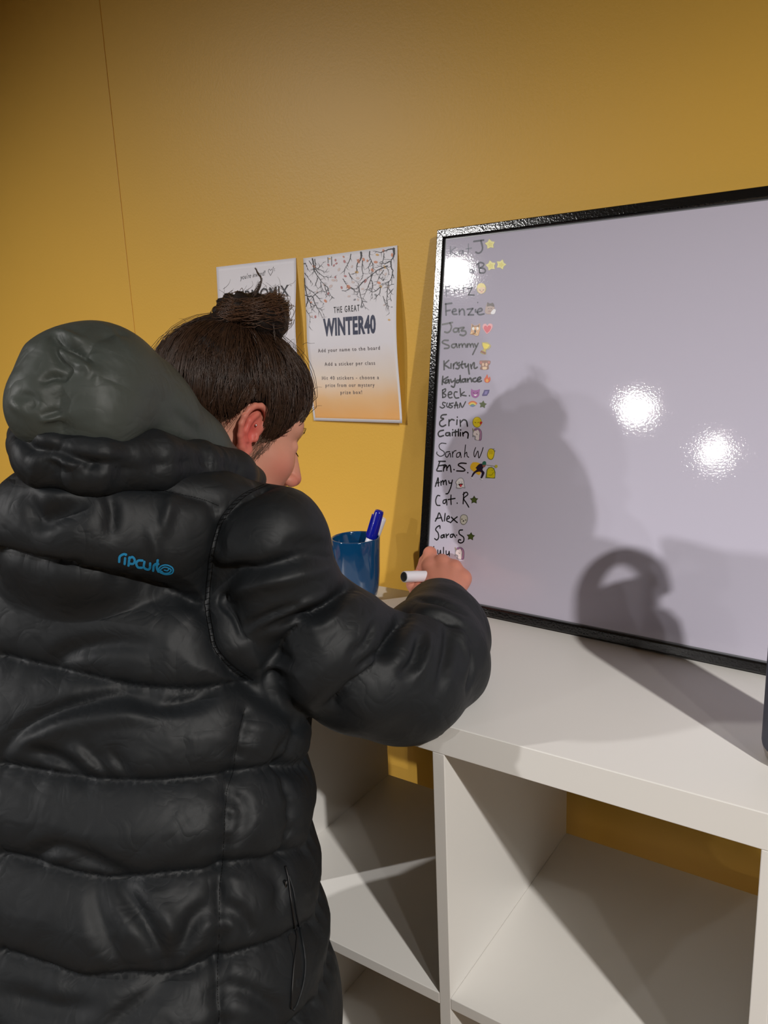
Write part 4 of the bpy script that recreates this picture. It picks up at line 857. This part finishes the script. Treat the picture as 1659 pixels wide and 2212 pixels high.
# folds drawn as creases (negative) and ridges (positive): width, depth in metres
FOLDS = [
 (.009, -.013, [(708,1192),(659,1183),(611,1195),(559,1211),(519,1222),(472,1263)]), (.012, .005, [(690,1215),(620,1222),(550,1240),(490,1290)]),
 (.008, -.007, [(700,1165),(660,1160),(615,1168)]), (.008, -.009, [(764,1257),(730,1290),(690,1318),(640,1335),(590,1345)]), (.010, .006, [(740,1305),(700,1335),(640,1352)]),
 (.007, -.006, [(720,1305),(660,1312),(612,1322),(560,1350)]), (.009, -.011, [(880,1325),(855,1370),(830,1410)]), (.008, -.007, [(850,1400),(800,1415),(765,1432)]), (.010, .005, [(830,1400),(800,1430),(770,1450)]),
 (.010, -.008, [(965,1350),(963,1400),(949,1450),(935,1480)]), (.009, .005, [(990,1345),(1000,1400),(990,1450)]), (.008, -.008, [(895,1322),(935,1332),(985,1350),(1012,1375)]), (.008, -.006, [(905,1302),(950,1310),(1000,1330)]),
 (.010, -.009, [(0,1620),(60,1560),(150,1520),(260,1500),(370,1508),(440,1500)]), (.014, .006, [(60,1600),(160,1550),(280,1530),(380,1525)]), (.008, -.008, [(470,1492),(400,1515),(340,1522),(280,1512)]),
 (.010, -.008, [(180,1678),(140,1640),(100,1620),(60,1610)]), (.010, -.006, [(230,1680),(210,1640),(180,1605)]), (.010, .005, [(215,1670),(185,1630),(160,1610)]), (.010, -.006, [(280,1680),(262,1645),(240,1610)]),
 (.012, -.008, [(285,1895),(240,1870),(190,1850),(150,1855)]), (.010, -.008, [(240,1905),(300,1960),(340,2020),(355,2090)]), (.012, -.008, [(355,2100),(385,2030),(420,1970),(460,1935)]), (.012, .005, [(320,1930),(370,1990),(372,2060)]),
 (.012, -.006, [(200,1900),(215,1960),(250,2040),(275,2105)]), (.010, -.006, [(470,1930),(510,1960),(545,2010)]), (.010, -.006, [(400,2100),(430,2070),(465,2050)]), (.012, -.006, [(240,2212),(270,2180),(320,2150),(370,2120)]),
 (.010, -.006, [(480,2120),(530,2130),(580,2160),(600,2200)]), (.012, -.007, [(0,2130),(60,2150),(130,2170),(210,2170)]), (.010, -.006, [(60,1850),(120,1820),(200,1835)]),
 (.010, -.009, [(75,1080),(95,1115),(140,1100),(185,1085)]), (.010, .006, [(75,1060),(110,1075),(160,1070)]), (.008, -.006, [(232,1060),(240,1100),(235,1140)]), (.008, .005, [(370,1070),(355,1110),(345,1135)]),
 (.007, -.006, [(455,1095),(470,1130),(466,1180)]), (.008, .004, [(320,1130),(332,1170),(322,1200)]), (.009, -.006, [(100,1205),(150,1215),(165,1200)]), (.009, -.006, [(395,1290),(425,1300),(445,1330)]), (.008, -.006, [(460,1240),(520,1210),(560,1200)]),
 (.012, -.007, [(100,1440),(150,1400),(240,1380),(330,1385)]), (.010, -.006, [(620,1560),(600,1620),(640,1660),(680,1600)]), (.010, -.005, [(500,1700),(520,1740),(510,1800)]), (.012, -.006, [(560,1870),(600,1900),(590,1960)]), (.006, -.007, [(640,1290),(600,1300),(560,1318),(530,1340)]), (.006, -.006, [(690,1330),(660,1322),(625,1325)]), (.007, .004, [(700,1280),(650,1292),(600,1312)]), (.006, -.006, [(800,1345),(780,1380),(750,1400)]), (.007, -.007, [(905,1375),(890,1420),(860,1450)]), (.006, .004, [(925,1370),(915,1420),(890,1455)]), (.006, -.005, [(1000,1380),(1010,1430),(995,1480)]), (.006, -.006, [(560,1440),(590,1420),(630,1410)]), (.006, -.005, [(480,1300),(510,1330),(520,1370)]),
 (.02, -.012, [(500,1440),(560,1480),(620,1520),(690,1560)]),
]
def apply_folds(C, disp, folds, bvh):
    kd = KDTree(len(C))
    for i_, p in enumerate(C): kd.insert(p, i_)
    kd.balance()
    for w, dep, L in folds:
        w *= .78; dep *= 1.1; P = line3(L, bvh, 2.5); n = len(P); best = {}
        for k, p in enumerate(P):
            e = math.sin(math.pi * (k + .5) / n) ** .5
            for co, i_, dd in kd.find_range(p, w * 2.6):
                v = math.exp(-(dd / w) ** 2) * e
                if v > best.get(i_, 0): best[i_] = v
        for i_, v in best.items(): disp[i_] += dep * v
apply_folds(C, disp, FOLDS, base_bvh)
sag = puff(dm, .048, .020) * damp * np.clip(1 - np.abs(N[:, 2]), 0, 1)
C2 = C + N * disp[:, None] + np.array([0, 0, -1.0]) * (.45 * sag)[:, None]
inb = (C2[:, 1] > -.001) & (C2[:, 2] < .001) & (C2[:, 2] > -.12)     # cloth pressed by the shelf edge stays outside it
d1 = C2[:, 1] + .001; d2 = .001 - C2[:, 2]
C2[inb & (d1 < d2), 1] = -.001; C2[inb & (d1 >= d2), 2] = .0015
setco(coat, C2 - PO); coat.parent = person; coat.data.polygons.foreach_set('use_smooth', [True] * len(coat.data.polygons))
coat['label'] = 'long black quilted coat with topstitched armhole and ribbed puffs'
cbvh = BVHTree.FromPolygons([tuple(v) for v in C2], [tuple(p.vertices) for p in coat.data.polygons])
# ------------------------------------------------------------------ hood and collar
HOODC = [(px(112, 876, .745), .031), (px(152, 836, .755), .046), (px(222, 828, .775), .046), (px(325, 905, .83), .044), (px(425, 968, .885), .030), (px(500, 1008, .935), .0135)]
def hood_sdf(P):
    d = s_chain(P, HOODC, .03)
    d = smin(d, s_cone(P, px(112, 893, .735), px(215, 905, .745), .031, .036), .03)
    d = smin(d, s_chain(P, [(px(220, 822, .775), .047), (px(300, 850, .86), .040), (px(420, 930, .93), .026), (px(505, 1005, .955), .012)], .02), .03)
    # hollow of the hood, opening towards the head
    d = smax(d, -s_chain(P, [(px(250, 830, .90), .050), (px(360, 880, .93), .050), (px(450, 930, .99), .045)], .02), .012)
    # far half of the hood, round the left of the nape
    return smin(d, s_chain(P, [(px(150, 850, .80), .044), (px(165, 860, .90), .044), (px(235, 885, .985), .034), (px(330, 935, 1.06), .020)], .02), .015)
hv2, hf2 = snet(hood_sdf, np.array(px(250, 900, .82)) - (.26, .20, .15), np.array(px(250, 900, .82)) + (.22, .32, .15), .0036)
hood = mesh_np('hood', hv2, hf2, M_hood)
subdiv(hood, 1); Ch, Nh = co_no(hood); hb = BVHTree.FromPolygons([tuple(v) for v in hv2], [tuple(map(int, f)) for f in hf2])
hs = [np.array(line3([(262,712),(230,717),(199,738),(189,765),(152,792),(135,822),(127,863),(128,910),(142,954),(160,985)], hb))]
dh, s_h = near(Ch, hs); dsp = .007 * (1 - np.exp(-(dh / .016) ** 1.2)) - .006
dsp += .0014 * np.sin(s_h * 230 + 2 * fnoise(Ch, 30, 2)) * np.exp(-dh / .012) + .0010 * fnoise(Ch, 20, 8)
HF = [(.006, -.007, [(118,722),(140,742),(170,755),(190,772)]), (.007, .004, [(125,715),(160,728),(195,735)]), (.006, -.006, [(118,722),(116,750),(130,775),(165,790)]), (.005, .004, [(140,775),(160,785),(175,792)]), (.005, -.005, [(92,823),(112,812),(142,815)]),
      (.007, .006, [(175,775),(195,795),(205,815)]), (.005, -.004, [(189,770),(200,800),(196,820)]), (.008, .003, [(25,868),(45,880),(62,892)]), (.006, -.003, [(40,860),(60,855),(70,870),(55,885)]), (.005, .004, [(92,908),(112,904),(126,900)]), (.005, -.004, [(95,900),(115,893),(126,888)]),
      (.010, -.006, [(320,945),(380,968),(440,985),(500,1012)]), (.012, .004, [(150,960),(250,975),(350,960)]), (.010, -.004, [(380,895),(400,910),(430,940)])]
apply_folds(Ch, dsp, HF, hb)
setco(hood, Ch + Nh * dsp[:, None] - PO); hood.parent = coat; hood['label'] = 'smooth dark grey-green hood lying on the back'
COLL = [(px(66, 965, .755), .018), (px(95, 992, .735), .021), (px(200, 1002, .735), .023), (px(330, 1000, .775), .023), (px(430, 1008, .83), .020), (px(500, 1022, .88), .020), (px(548, 1035, .93), .012)]
COL2 = [(px(58, 945, .77), .014), (px(110, 975, .725), .015), (px(220, 990, .725), .014), (px(350, 990, .775), .014), (px(470, 1000, .86), .012), (px(530, 1018, .925), .010)]
COL3 = [(px(100, 975, .80), .022), (px(170, 992, .90), .022), (px(290, 1003, 1.0), .020), (px(430, 1008, 1.07), .016)]
COL4 = [(px(110, 1045, .80), .028), (px(180, 1048, .92), .032), (px(290, 1058, 1.0), .032), (px(420, 1072, 1.05), .026)]
def coll_sdf(P): return smin(smin(s_chain(P, COLL, .02), s_chain(P, COL2, .012), .006), smin(s_chain(P, COL3, .02), s_chain(P, COL4, .02), .02), .01)
kv, kf = snet(coll_sdf, np.array(px(300, 1000, .82)) - (.30, .20, .12), np.array(px(300, 1000, .82)) + (.22, .34, .12), .0045)
coll = mesh_np('collar', kv, kf, M_coat); subdiv(coll, 1); Ck, Nk = co_no(coll)
kb = BVHTree.FromPolygons([tuple(v) for v in kv], [tuple(map(int, f)) for f in kf])
dk, sk = near(Ck, [np.array(line3([(60,975),(130,1005),(250,1015),(360,1002),(450,998),(520,1020)], kb))])
dsp = .004 * (1 - np.exp(-(dk / .010) ** 1.2)) + .0022 * np.sin(sk * 200 + 2.5 * fnoise(Ck, 30, 4)) * np.exp(-dk / .02) + .0018 * fnoise(Ck, 34, 6)
apply_folds(Ck, dsp, [(.007, -.008, [(45,940),(70,965),(120,975)]), (.006, .006, [(115,985),(160,1002),(185,1005)]), (.007, -.007, [(120,975),(190,1000),(260,1003)])], kb)
setco(coll, Ck + Nk * dsp[:, None] - PO); coll.parent = coat
# ------------------------------------------------------------------ stitching, print, pocket zip
def project_strokes(name, strokes, width, mat, bvh, parent, lift=.0006):
    vs = []; fs = []; d0_ = .78
    for L, w in strokes:
        v2 = []; f2 = []; ribbon(v2, f2, L, w); b = len(vs); ok = []
        for v in v2:
            h = bvh.ray_cast(OCP, Vector(ray(v[0], v[1])).normalized())
            if h[0] is None: ok.append(False); vs.append((0, 0, 0)); continue
            vs.append(tuple(np.array(h[0]) + np.array(h[1]) * lift - PO)); ok.append(True)
        fs += [tuple(q + b for q in f) for f in f2 if all(ok[q] for q in f)]
    return mesh(name, vs, fs, mat, parent)
M_logo = material('cyan_print', (24, 128, 178), rough=.45)
LG = lambda L: [(0 + x / 2.9625, 660 + y / 2.9625) for x, y in L]
lw = 15 / 2.9625
LS = [([(762,1638),(766,1605),(790,1590),(806,1592)], lw), ([(800,1615),(797,1652)], lw), ([(803,1592),(804,1594)], lw), ([(828,1610),(822,1662)], lw), ([(826,1615),(848,1608),(862,1628),(852,1650),(826,1648)], lw),
      ([(912,1630),(885,1630),(872,1648),(882,1672),(908,1675)], lw), ([(925,1638),(921,1672),(942,1686),(958,1680),(962,1648)], lw), ([(980,1694),(984,1662),(1000,1650),(1012,1652)], lw), ([(1008,1628),(1003,1672),(1014,1700)], lw)]
LS2 = [([(1010,1690),(1030,1665),(1065,1658),(1098,1672),(1108,1692),(1098,1712),(1062,1718),(1030,1708),(1012,1694)], 9 / 2.9625), ([(1025,1688),(1050,1672),(1078,1678),(1072,1694),(1052,1690)], 8 / 2.9625), ([(1030,1698),(1050,1710),(1080,1708),(1095,1692),(1085,1680)], 9 / 2.9625), ([(1020,1690),(1040,1700)], 7 / 2.9625)]
LS = [(LG(crom(L, 5) if len(L) > 2 else L), w) for L, w in LS + LS2]
project_strokes('printed_logo', LS, 1, M_logo, cbvh, coat)['label'] = 'cyan word and wave emblem printed on the back'
M_thread = material('black_thread', (9, 9, 10), rough=.8, spec=.1)
st = []
for off in (-9, 3):
    P = crom([(x + off, y) for x, y in ARMH[0]], 8)
    for a, b in zip(P[:-1], P[1:]): st.append(([a, b], 1.0))
P = crom([(x - 3, y) for x, y in ARMH[0]], 3)
for k in range(2, len(P) - 1): st.append(([P[k] + (-6, 2), P[k] + (6, -1)], .8))
for L in YOKE + VERT[:1]:
    P = crom([(x, y) for x, y in L], 10)
    for a, b in zip(P[:-1:1], P[1::1]): st.append(([a, a + (b - a) * .7], .7))
project_strokes('seam_stitching', st, 1, M_thread, cbvh, coat, .0010)['kind'] = 'stuff'
def tube_on(name, L, r, mat, parent, lift=.0):
    pts = []
    for q in crom(L, 8):
        h = cbvh.ray_cast(OCP, Vector(ray(q[0], q[1])).normalized())
        if h[0] is not None: pts.append(np.array(h[0]) + np.array(h[1]) * lift - PO)
    return tube(name, pts, r, mat, parent, 8)
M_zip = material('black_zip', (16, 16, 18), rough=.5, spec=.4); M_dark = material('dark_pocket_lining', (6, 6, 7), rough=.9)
ZP = [(615,1872),(622,1900),(627,1940),(634,1990),(640,2030),(634,2080),(630,2130),(628,2178)]
tube_on('pocket_zip', ZP, .0012, M_zip, coat, .001)
tube_on('pocket_edge', [(622,1890),(633,1925),(640,1970),(650,2020),(658,2075),(655,2120),(642,2165),(632,2182)], .0013, M_coat, coat, .0008)
pv = []
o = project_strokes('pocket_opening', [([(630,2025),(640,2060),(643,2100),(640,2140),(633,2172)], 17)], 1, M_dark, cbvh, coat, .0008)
zpull = cast(622, 1900, cbvh)
if zpull is not None: box('zip_pull', tuple(zpull - PO + (-.002, -.006, -.016)), tuple(zpull - PO + (.002, -.003, .002)), material('grey_zip_pull', (120, 122, 126), rough=.25, metal=1), coat, bev=.0006)
tube_on('collar_piping', [(438,985),(460,995),(490,1008),(520,1022)], .0010, material('pale_zip_tape', (170, 172, 172), rough=.5), coat, .001) if False else None
# ------------------------------------------------------------------ leggings and shoes
HIPR = PEL + AX * .09; HIPL = PEL - AX * .09
KNR = np.array([-.15, -.27, -.66]); KNL = np.array([-.34, -.33, -.66]); ANR = np.array([-.13, -.30, -1.03]); ANL = np.array([-.35, -.38, -1.03])
lgv, lgf = snet(lambda P: smin(s_chain(P, [(tuple(HIPR), .10), (tuple(KNR), .058), (tuple(KNR * .6 + ANR * .4 + (0, -.01, 0)), .056), (tuple(ANR), .038)], .03), s_chain(P, [(tuple(HIPL), .10), (tuple(KNL), .058), (tuple(KNL * .6 + ANL * .4 + (0, -.01, 0)), .056), (tuple(ANL), .038)], .03), .02), (-.50, -.50, -1.08), (-.02, -.14, -.10), .009)
mesh_np('leggings', lgv - PO, lgf, M_trouser, person)
for an in (ANR, ANL):
    f = FX; s0 = np.array([an[0], an[1], FLZ])
    def shoe(P, s0=s0):
        d = s_chain(P, [(tuple(s0 - f * .045 + (0, 0, .045)), .038), (tuple(s0 + f * .05 + (0, 0, .045)), .040), (tuple(s0 + f * .15 + (0, 0, .030)), .034)], .03)
        d = smin(d, s_cone(P, tuple(s0 + (0, 0, .05)), tuple(s0 + (0, 0, .10)), .042, .042), .02)
        return smax(d, FLZ + .018 - P[..., 2], .003)
    v, fcs = snet(shoe, s0 - (.2, .2, -.002), s0 + (.2, .25, .14), .006); sh1 = mesh_np('shoe', v - PO, fcs, M_shoe, person)
    def sole(P, s0=s0):
        d = s_chain(P, [(tuple(s0 - f * .045 + (0, 0, .012)), .042), (tuple(s0 + f * .05 + (0, 0, .012)), .043), (tuple(s0 + f * .155 + (0, 0, .012)), .036)], .03)
        return smax(smax(d, P[..., 2] - FLZ - .022, .004), FLZ + .001 - P[..., 2], .003)
    v, fcs = snet(sole, s0 - (.2, .2, .01), s0 + (.2, .25, .06), .005); mesh_np('sole', v - PO, fcs, M_sole, sh1)
# ------------------------------------------------------------------ hair
rng = np.random.RandomState(7)
M_bun = material('lit_brown_hair_strand', (84, 57, 39), rough=.40, spec=.45, var=.7, vscale=110)  # strand colour lightened for the light falling on the bun
M_temple = material('light_brown_short_hair', (92, 66, 48), rough=.5)
HX = [-.12, -.09, -.06, -.04, -.028, -.018, -.004, .010, .018, .026, .036, .046, .058, .070, .082, .10]
HZ = [-.06, -.055, -.030, -.008, .012, .034, .040, .030, -.020, -.034, -.014, .012, .032, .050, .064, .066]
BUNW = np.array(px(541, 691, 1.045)); BUNH = w2h(BUNW); BB0 = w2h(px(530, 718, 1.05))
def hair_sdf(P):
    d = s_ell(P, (-.012, 0, .053), (.102, .080, .087))
    d = smin(d, s_ell(P, (-.052, 0, .058), (.066, .070, .076)), .02)
    d = smin(d, s_cone(P, (-.03, 0, .10), tuple(BB0), .050, .030), .04)
    n = .0028 * np.sin(P[..., 1] * 120 + 2 * np.sin(P[..., 2] * 40) + P[..., 0] * 60) + .0022 * np.sin(P[..., 0] * 170 + P[..., 1] * 90 + 2 * np.sin(P[..., 2] * 70))
    d = d + n
    hl = np.interp(P[..., 0], HX, HZ).astype(np.float32)
    return smax(d, (hl - P[..., 2]) * .8, .006)
v, fcs = snet(hair_sdf, (-.15, -.11, -.08), (.12, .11, .22), .0026)
# keep clear of the skin: cap is a solid round the skull, the head fills its inside
hair = mesh_np('hair', h2w(v) - PO, fcs, M_hair, person); hair['label'] = 'dark brown hair swept up'
def bun_sdf(P):
    up = HR[:, 2]; q = P
    M = np.stack([RM[:, 0], np.cross(HR[:, 2], RM[:, 0]) / np.linalg.norm(np.cross(HR[:, 2], RM[:, 0])), HR[:, 2]], 1)
    d = s_ell(P, tuple(BUNW), (.041, .038, .023), M)
    for s_ in (-1, 1): d = smin(d, s_ell(P, tuple(BUNW + M[:, 0] * .024 * s_ + M[:, 2] * .004), (.020, .026, .026), M), .008)
    for a in np.linspace(0, 6.28, 8)[:-1]:
        c = BUNW + M[:, 0] * .030 * math.cos(a) + M[:, 1] * .028 * math.sin(a) + M[:, 2] * .006 * math.sin(3 * a)
        d = smin(d, s_ell(P, tuple(c), (.0150, .0150, .0180), M), .010)
    d = smin(d, s_cone(P, tuple(BUNW - M[:, 2] * .03), tuple(BUNW), .026, .03), .015)
    return d + .0018 * np.sin(P[..., 0] * 260 + 2 * np.sin(P[..., 2] * 90)) + .0015 * np.sin(P[..., 1] * 240 + P[..., 2] * 160)
v, fcs = snet(bun_sdf, BUNW - .075, BUNW + .075, .0026)
bun = mesh_np('hair_bun', v - PO, fcs, M_hair, hair)
def strands(name, lines, r, mat, parent, kind='stuff'):
    cu = bpy.data.curves.new(name, 'CURVE'); cu.dimensions = '3D'; cu.bevel_depth = r; cu.bevel_resolution = 0; cu.use_fill_caps = False
    for L in lines:
        s = cu.splines.new('POLY'); s.points.add(len(L) - 1)
        n = len(L)
        for k, p in enumerate(L): s.points[k].co = (*p, 1); s.points[k].radius = 1 - .6 * k / n
    o = bpy.data.objects.new(name + '_c', cu); COL.objects.link(o)
    me = bpy.data.meshes.new_from_object(o.evaluated_get(bpy.context.evaluated_depsgraph_get())); bpy.data.objects.remove(o); me.name = name
    me.materials.clear(); q = link(name, me, mat, parent, True)
    if kind: q['kind'] = kind
    return q
HC = np.array([-.015, 0, .05]); RAD = np.array([.108, .0865, .094])
def surf(dr, k=1.0): return HC + dr / np.sqrt(((dr / RAD) ** 2).sum()) * k
bd = BB0 - HC; bd /= np.linalg.norm(bd); lines = []
guides = []
for i_ in range(170):
    a = 2 * math.pi * (i_ + rng.rand()) / 170
    guides.append((a, rng.uniform(.0, .03), rng.uniform(1.0, 1.045), rng.normal(0, .12), rng.uniform(.02, .085), rng.uniform(4, 10), rng.uniform(0, 6.28), rng.uniform(.006, .026)))
for i_ in range(3400):
    a, dz, fl, w1, wa, w2, ph, lift = guides[rng.randint(170)]; a += rng.normal(0, .045)
    x = .09 * math.cos(a); y = .085 * math.sin(a)
    x0 = np.clip(x - .012, -.11, .088); z0 = np.interp(x0, HX, HZ) + dz + rng.uniform(-.002, .010)
    d0 = np.array([x0, y, z0]) - HC; d0 /= np.linalg.norm(d0)
    fl = fl + rng.normal(0, .008) + (rng.uniform(.02, .08) if rng.rand() < .05 else 0)
    side = np.cross(d0, bd); side /= np.linalg.norm(side) + 1e-6; ph += rng.normal(0, .25); w1 += rng.normal(0, .02); L = []
    for t in np.linspace(0, 1, 15):
        om = math.acos(np.clip(d0 @ bd, -1, 1)); dr = (math.sin((1 - t) * om) * d0 + math.sin(t * om) * bd) / max(math.sin(om), 1e-3)
        dr = dr + side * (w1 * math.sin(math.pi * t) + wa * math.sin(w2 * t + ph) * min(1, 4 * t)); k = fl + lift * 2.2 * math.sin(w2 * t + ph + 1.2) * math.sin(math.pi * t)
        L.append(h2w(surf(dr, max(k, .985) if 0 < t < 1 else 1.0)) - PO)
    lines.append(L)
strands('hair_strands', lines, .00040, M_strand, hair)
lines = []
BM = np.stack([RM[:, 0], np.cross(HR[:, 2], RM[:, 0]) / np.linalg.norm(np.cross(HR[:, 2], RM[:, 0])), HR[:, 2]], 1)
for i_ in range(650):                   # strands wound round the topknot
    a0 = rng.uniform(0, 6.28); ln = rng.uniform(1.2, 3.4); ph = rng.uniform(-1.1, 1.1); R_ = rng.uniform(.98, 1.13) if rng.rand() < .85 else rng.uniform(1.1, 1.3); tl = rng.normal(0, .35); L = []
    for t in np.linspace(0, 1, 16):
        a = a0 + ln * t; e = ph + tl * t + .25 * math.sin(3 * t + a0)
        p = np.array([.0475 * math.cos(a) * math.cos(e), .0445 * math.sin(a) * math.cos(e), (.030 + .006 * math.cos(2 * a)) * math.sin(e) + .004 * math.cos(2 * a) + .003 * math.sin(5 * a + i_)]) * R_ * .93
        L.append(BUNW + BM @ p - PO)
    lines.append(L)
for i_ in range(260):                   # strands over the top into the knot
    a0 = rng.uniform(0, 6.28); L = []; R_ = rng.uniform(1, 1.12)
    for t in np.linspace(0, 1, 12):
        e = -1.0 + 2.3 * t; a = a0 + .5 * t; p = np.array([.047 * math.cos(a) * math.cos(e), .044 * math.sin(a) * math.cos(e), (.030 + .007 * math.cos(2 * a)) * math.sin(e) + .002]) * R_ * .93; L.append(BUNW + BM @ p - PO)
    lines.append(L)
strands('bun_strands', lines, .00045, M_bun, hair)
lines = []
def wisp(L, d=1.04, n=1, j=0):
    for _ in range(n):
        P = crom([(x + rng.normal(0, j), y + rng.normal(0, j)) for x, y in L], 6); dd = d + rng.normal(0, .006); lines.append([at(q[0], q[1], dd) - PO for q in P])
wisp([(548,642),(560,622),(564,603),(557,590),(552,580)], 1.03, 26, 1.3)
wisp([(545,645),(553,628),(562,608)], 1.03, 18, 2.5)
wisp([(600,650),(612,668),(620,690),(616,712)], 1.03, 14, 3); wisp([(596,728),(594,742),(604,745),(614,741)], 1.03, 10, 1.6); wisp([(614,700),(617,712),(608,718),(600,712)], 1.03, 8, 2)
wisp([(590,700),(592,720),(594,735),(600,744)], 1.03, 14, 1.6)
wisp([(352,765),(350,757),(357,752),(368,762),(372,768)], 1.06, 5, .8); wisp([(366,768),(390,752),(410,735)], 1.06, 14, 3); wisp([(440,692),(455,697),(470,702)], 1.06, 8, 2)
for _ in range(80):                     # fine flyaways
    x, y = [(rng.uniform(395, 450), rng.uniform(700, 745)), (rng.uniform(465, 620), rng.uniform(622, 650)), (rng.uniform(600, 655), rng.uniform(735, 830)), (rng.uniform(640, 672), rng.uniform(830, 890))][rng.randint(4)]
    a = rng.uniform(-2.8, -.3); L = [(x, y)]
    for k in range(3): a += rng.normal(0, .5); L.append((L[-1][0] + 9 * math.cos(a), L[-1][1] + 9 * math.sin(a)))
    wisp(L, 1.04, 1)
strands('loose_wisps', lines, .00028, M_strand, hair)
lines = []
for _ in range(420):                    # soft short hair before the ear, at the temple and at the nape
    if rng.rand() < .6: x, z = rng.uniform(.012, .052), rng.uniform(-.035, .02); dx, dz = rng.normal(-.2, .3), -1
    else: x, z = rng.uniform(-.065, -.028), rng.uniform(-.045, .015); dx, dz = rng.normal(-.1, .3), 1
    if z < np.interp(x, HX, HZ) - .022: continue
    o_ = Vector((x, -.14, z)); L = []
    for k in range(6):
        q = np.array([x + dx * .004 * k, 0, z + dz * .004 * k]); y = -.5
        L.append((q[0], q[2]))
    pts = []
    for k, (a, c) in enumerate(L):
        r = ((a - HC[0]) / .100) ** 2 + ((c - .03) / .12) ** 2; pts.append((a, -.0755 * math.sqrt(max(.05, 1 - r)) - .0005 - .0006 * k, c))
    lines.append([h2w(p) - PO for p in pts])
strands('temple_hair', lines, .00020, M_temple, hair)
# lashes and brow of the visible eye, ear stud
lines = []
for k in range(14):
    t = k / 13; p0 = np.array([.083 - .010 * t, -(.024 + .020 * t), .006 - .001 * t]); lines.append([h2w(p0 + np.array([.004, -.001, -.001]) * s + np.array([.001, 0, -.0015]) * s * s) - PO for s in (0, .6, 1.2, 1.8)])
strands('eyelashes', lines, .00030, M_thread, person)
lines = []
for k in range(60):
    t = rng.rand(); p0 = np.array([.0935 - .020 * t * t, -(.014 + .032 * t), .033 + .004 * math.sin(math.pi * t) + rng.normal(0, .0012)]); lines.append([h2w(p0 + np.array([-.001, -.003, .0008]) * s) - PO for s in (0, .8, 1.6)])
strands('eyebrow', lines, .00025, M_strand, person)
sp_ = h2w((-.002, -.081, .010)); bm = bmesh.new(); bmesh.ops.create_icosphere(bm, subdivisions=3, radius=.0017)
for v_ in bm.verts: v_.co = Vector(sp_ - PO) + v_.co
me = bpy.data.meshes.new('ear_stud'); bm.to_mesh(me); bm.free(); link('ear_stud', me, material('silver_stud', (225, 222, 218), rough=.15, metal=1), person, True)
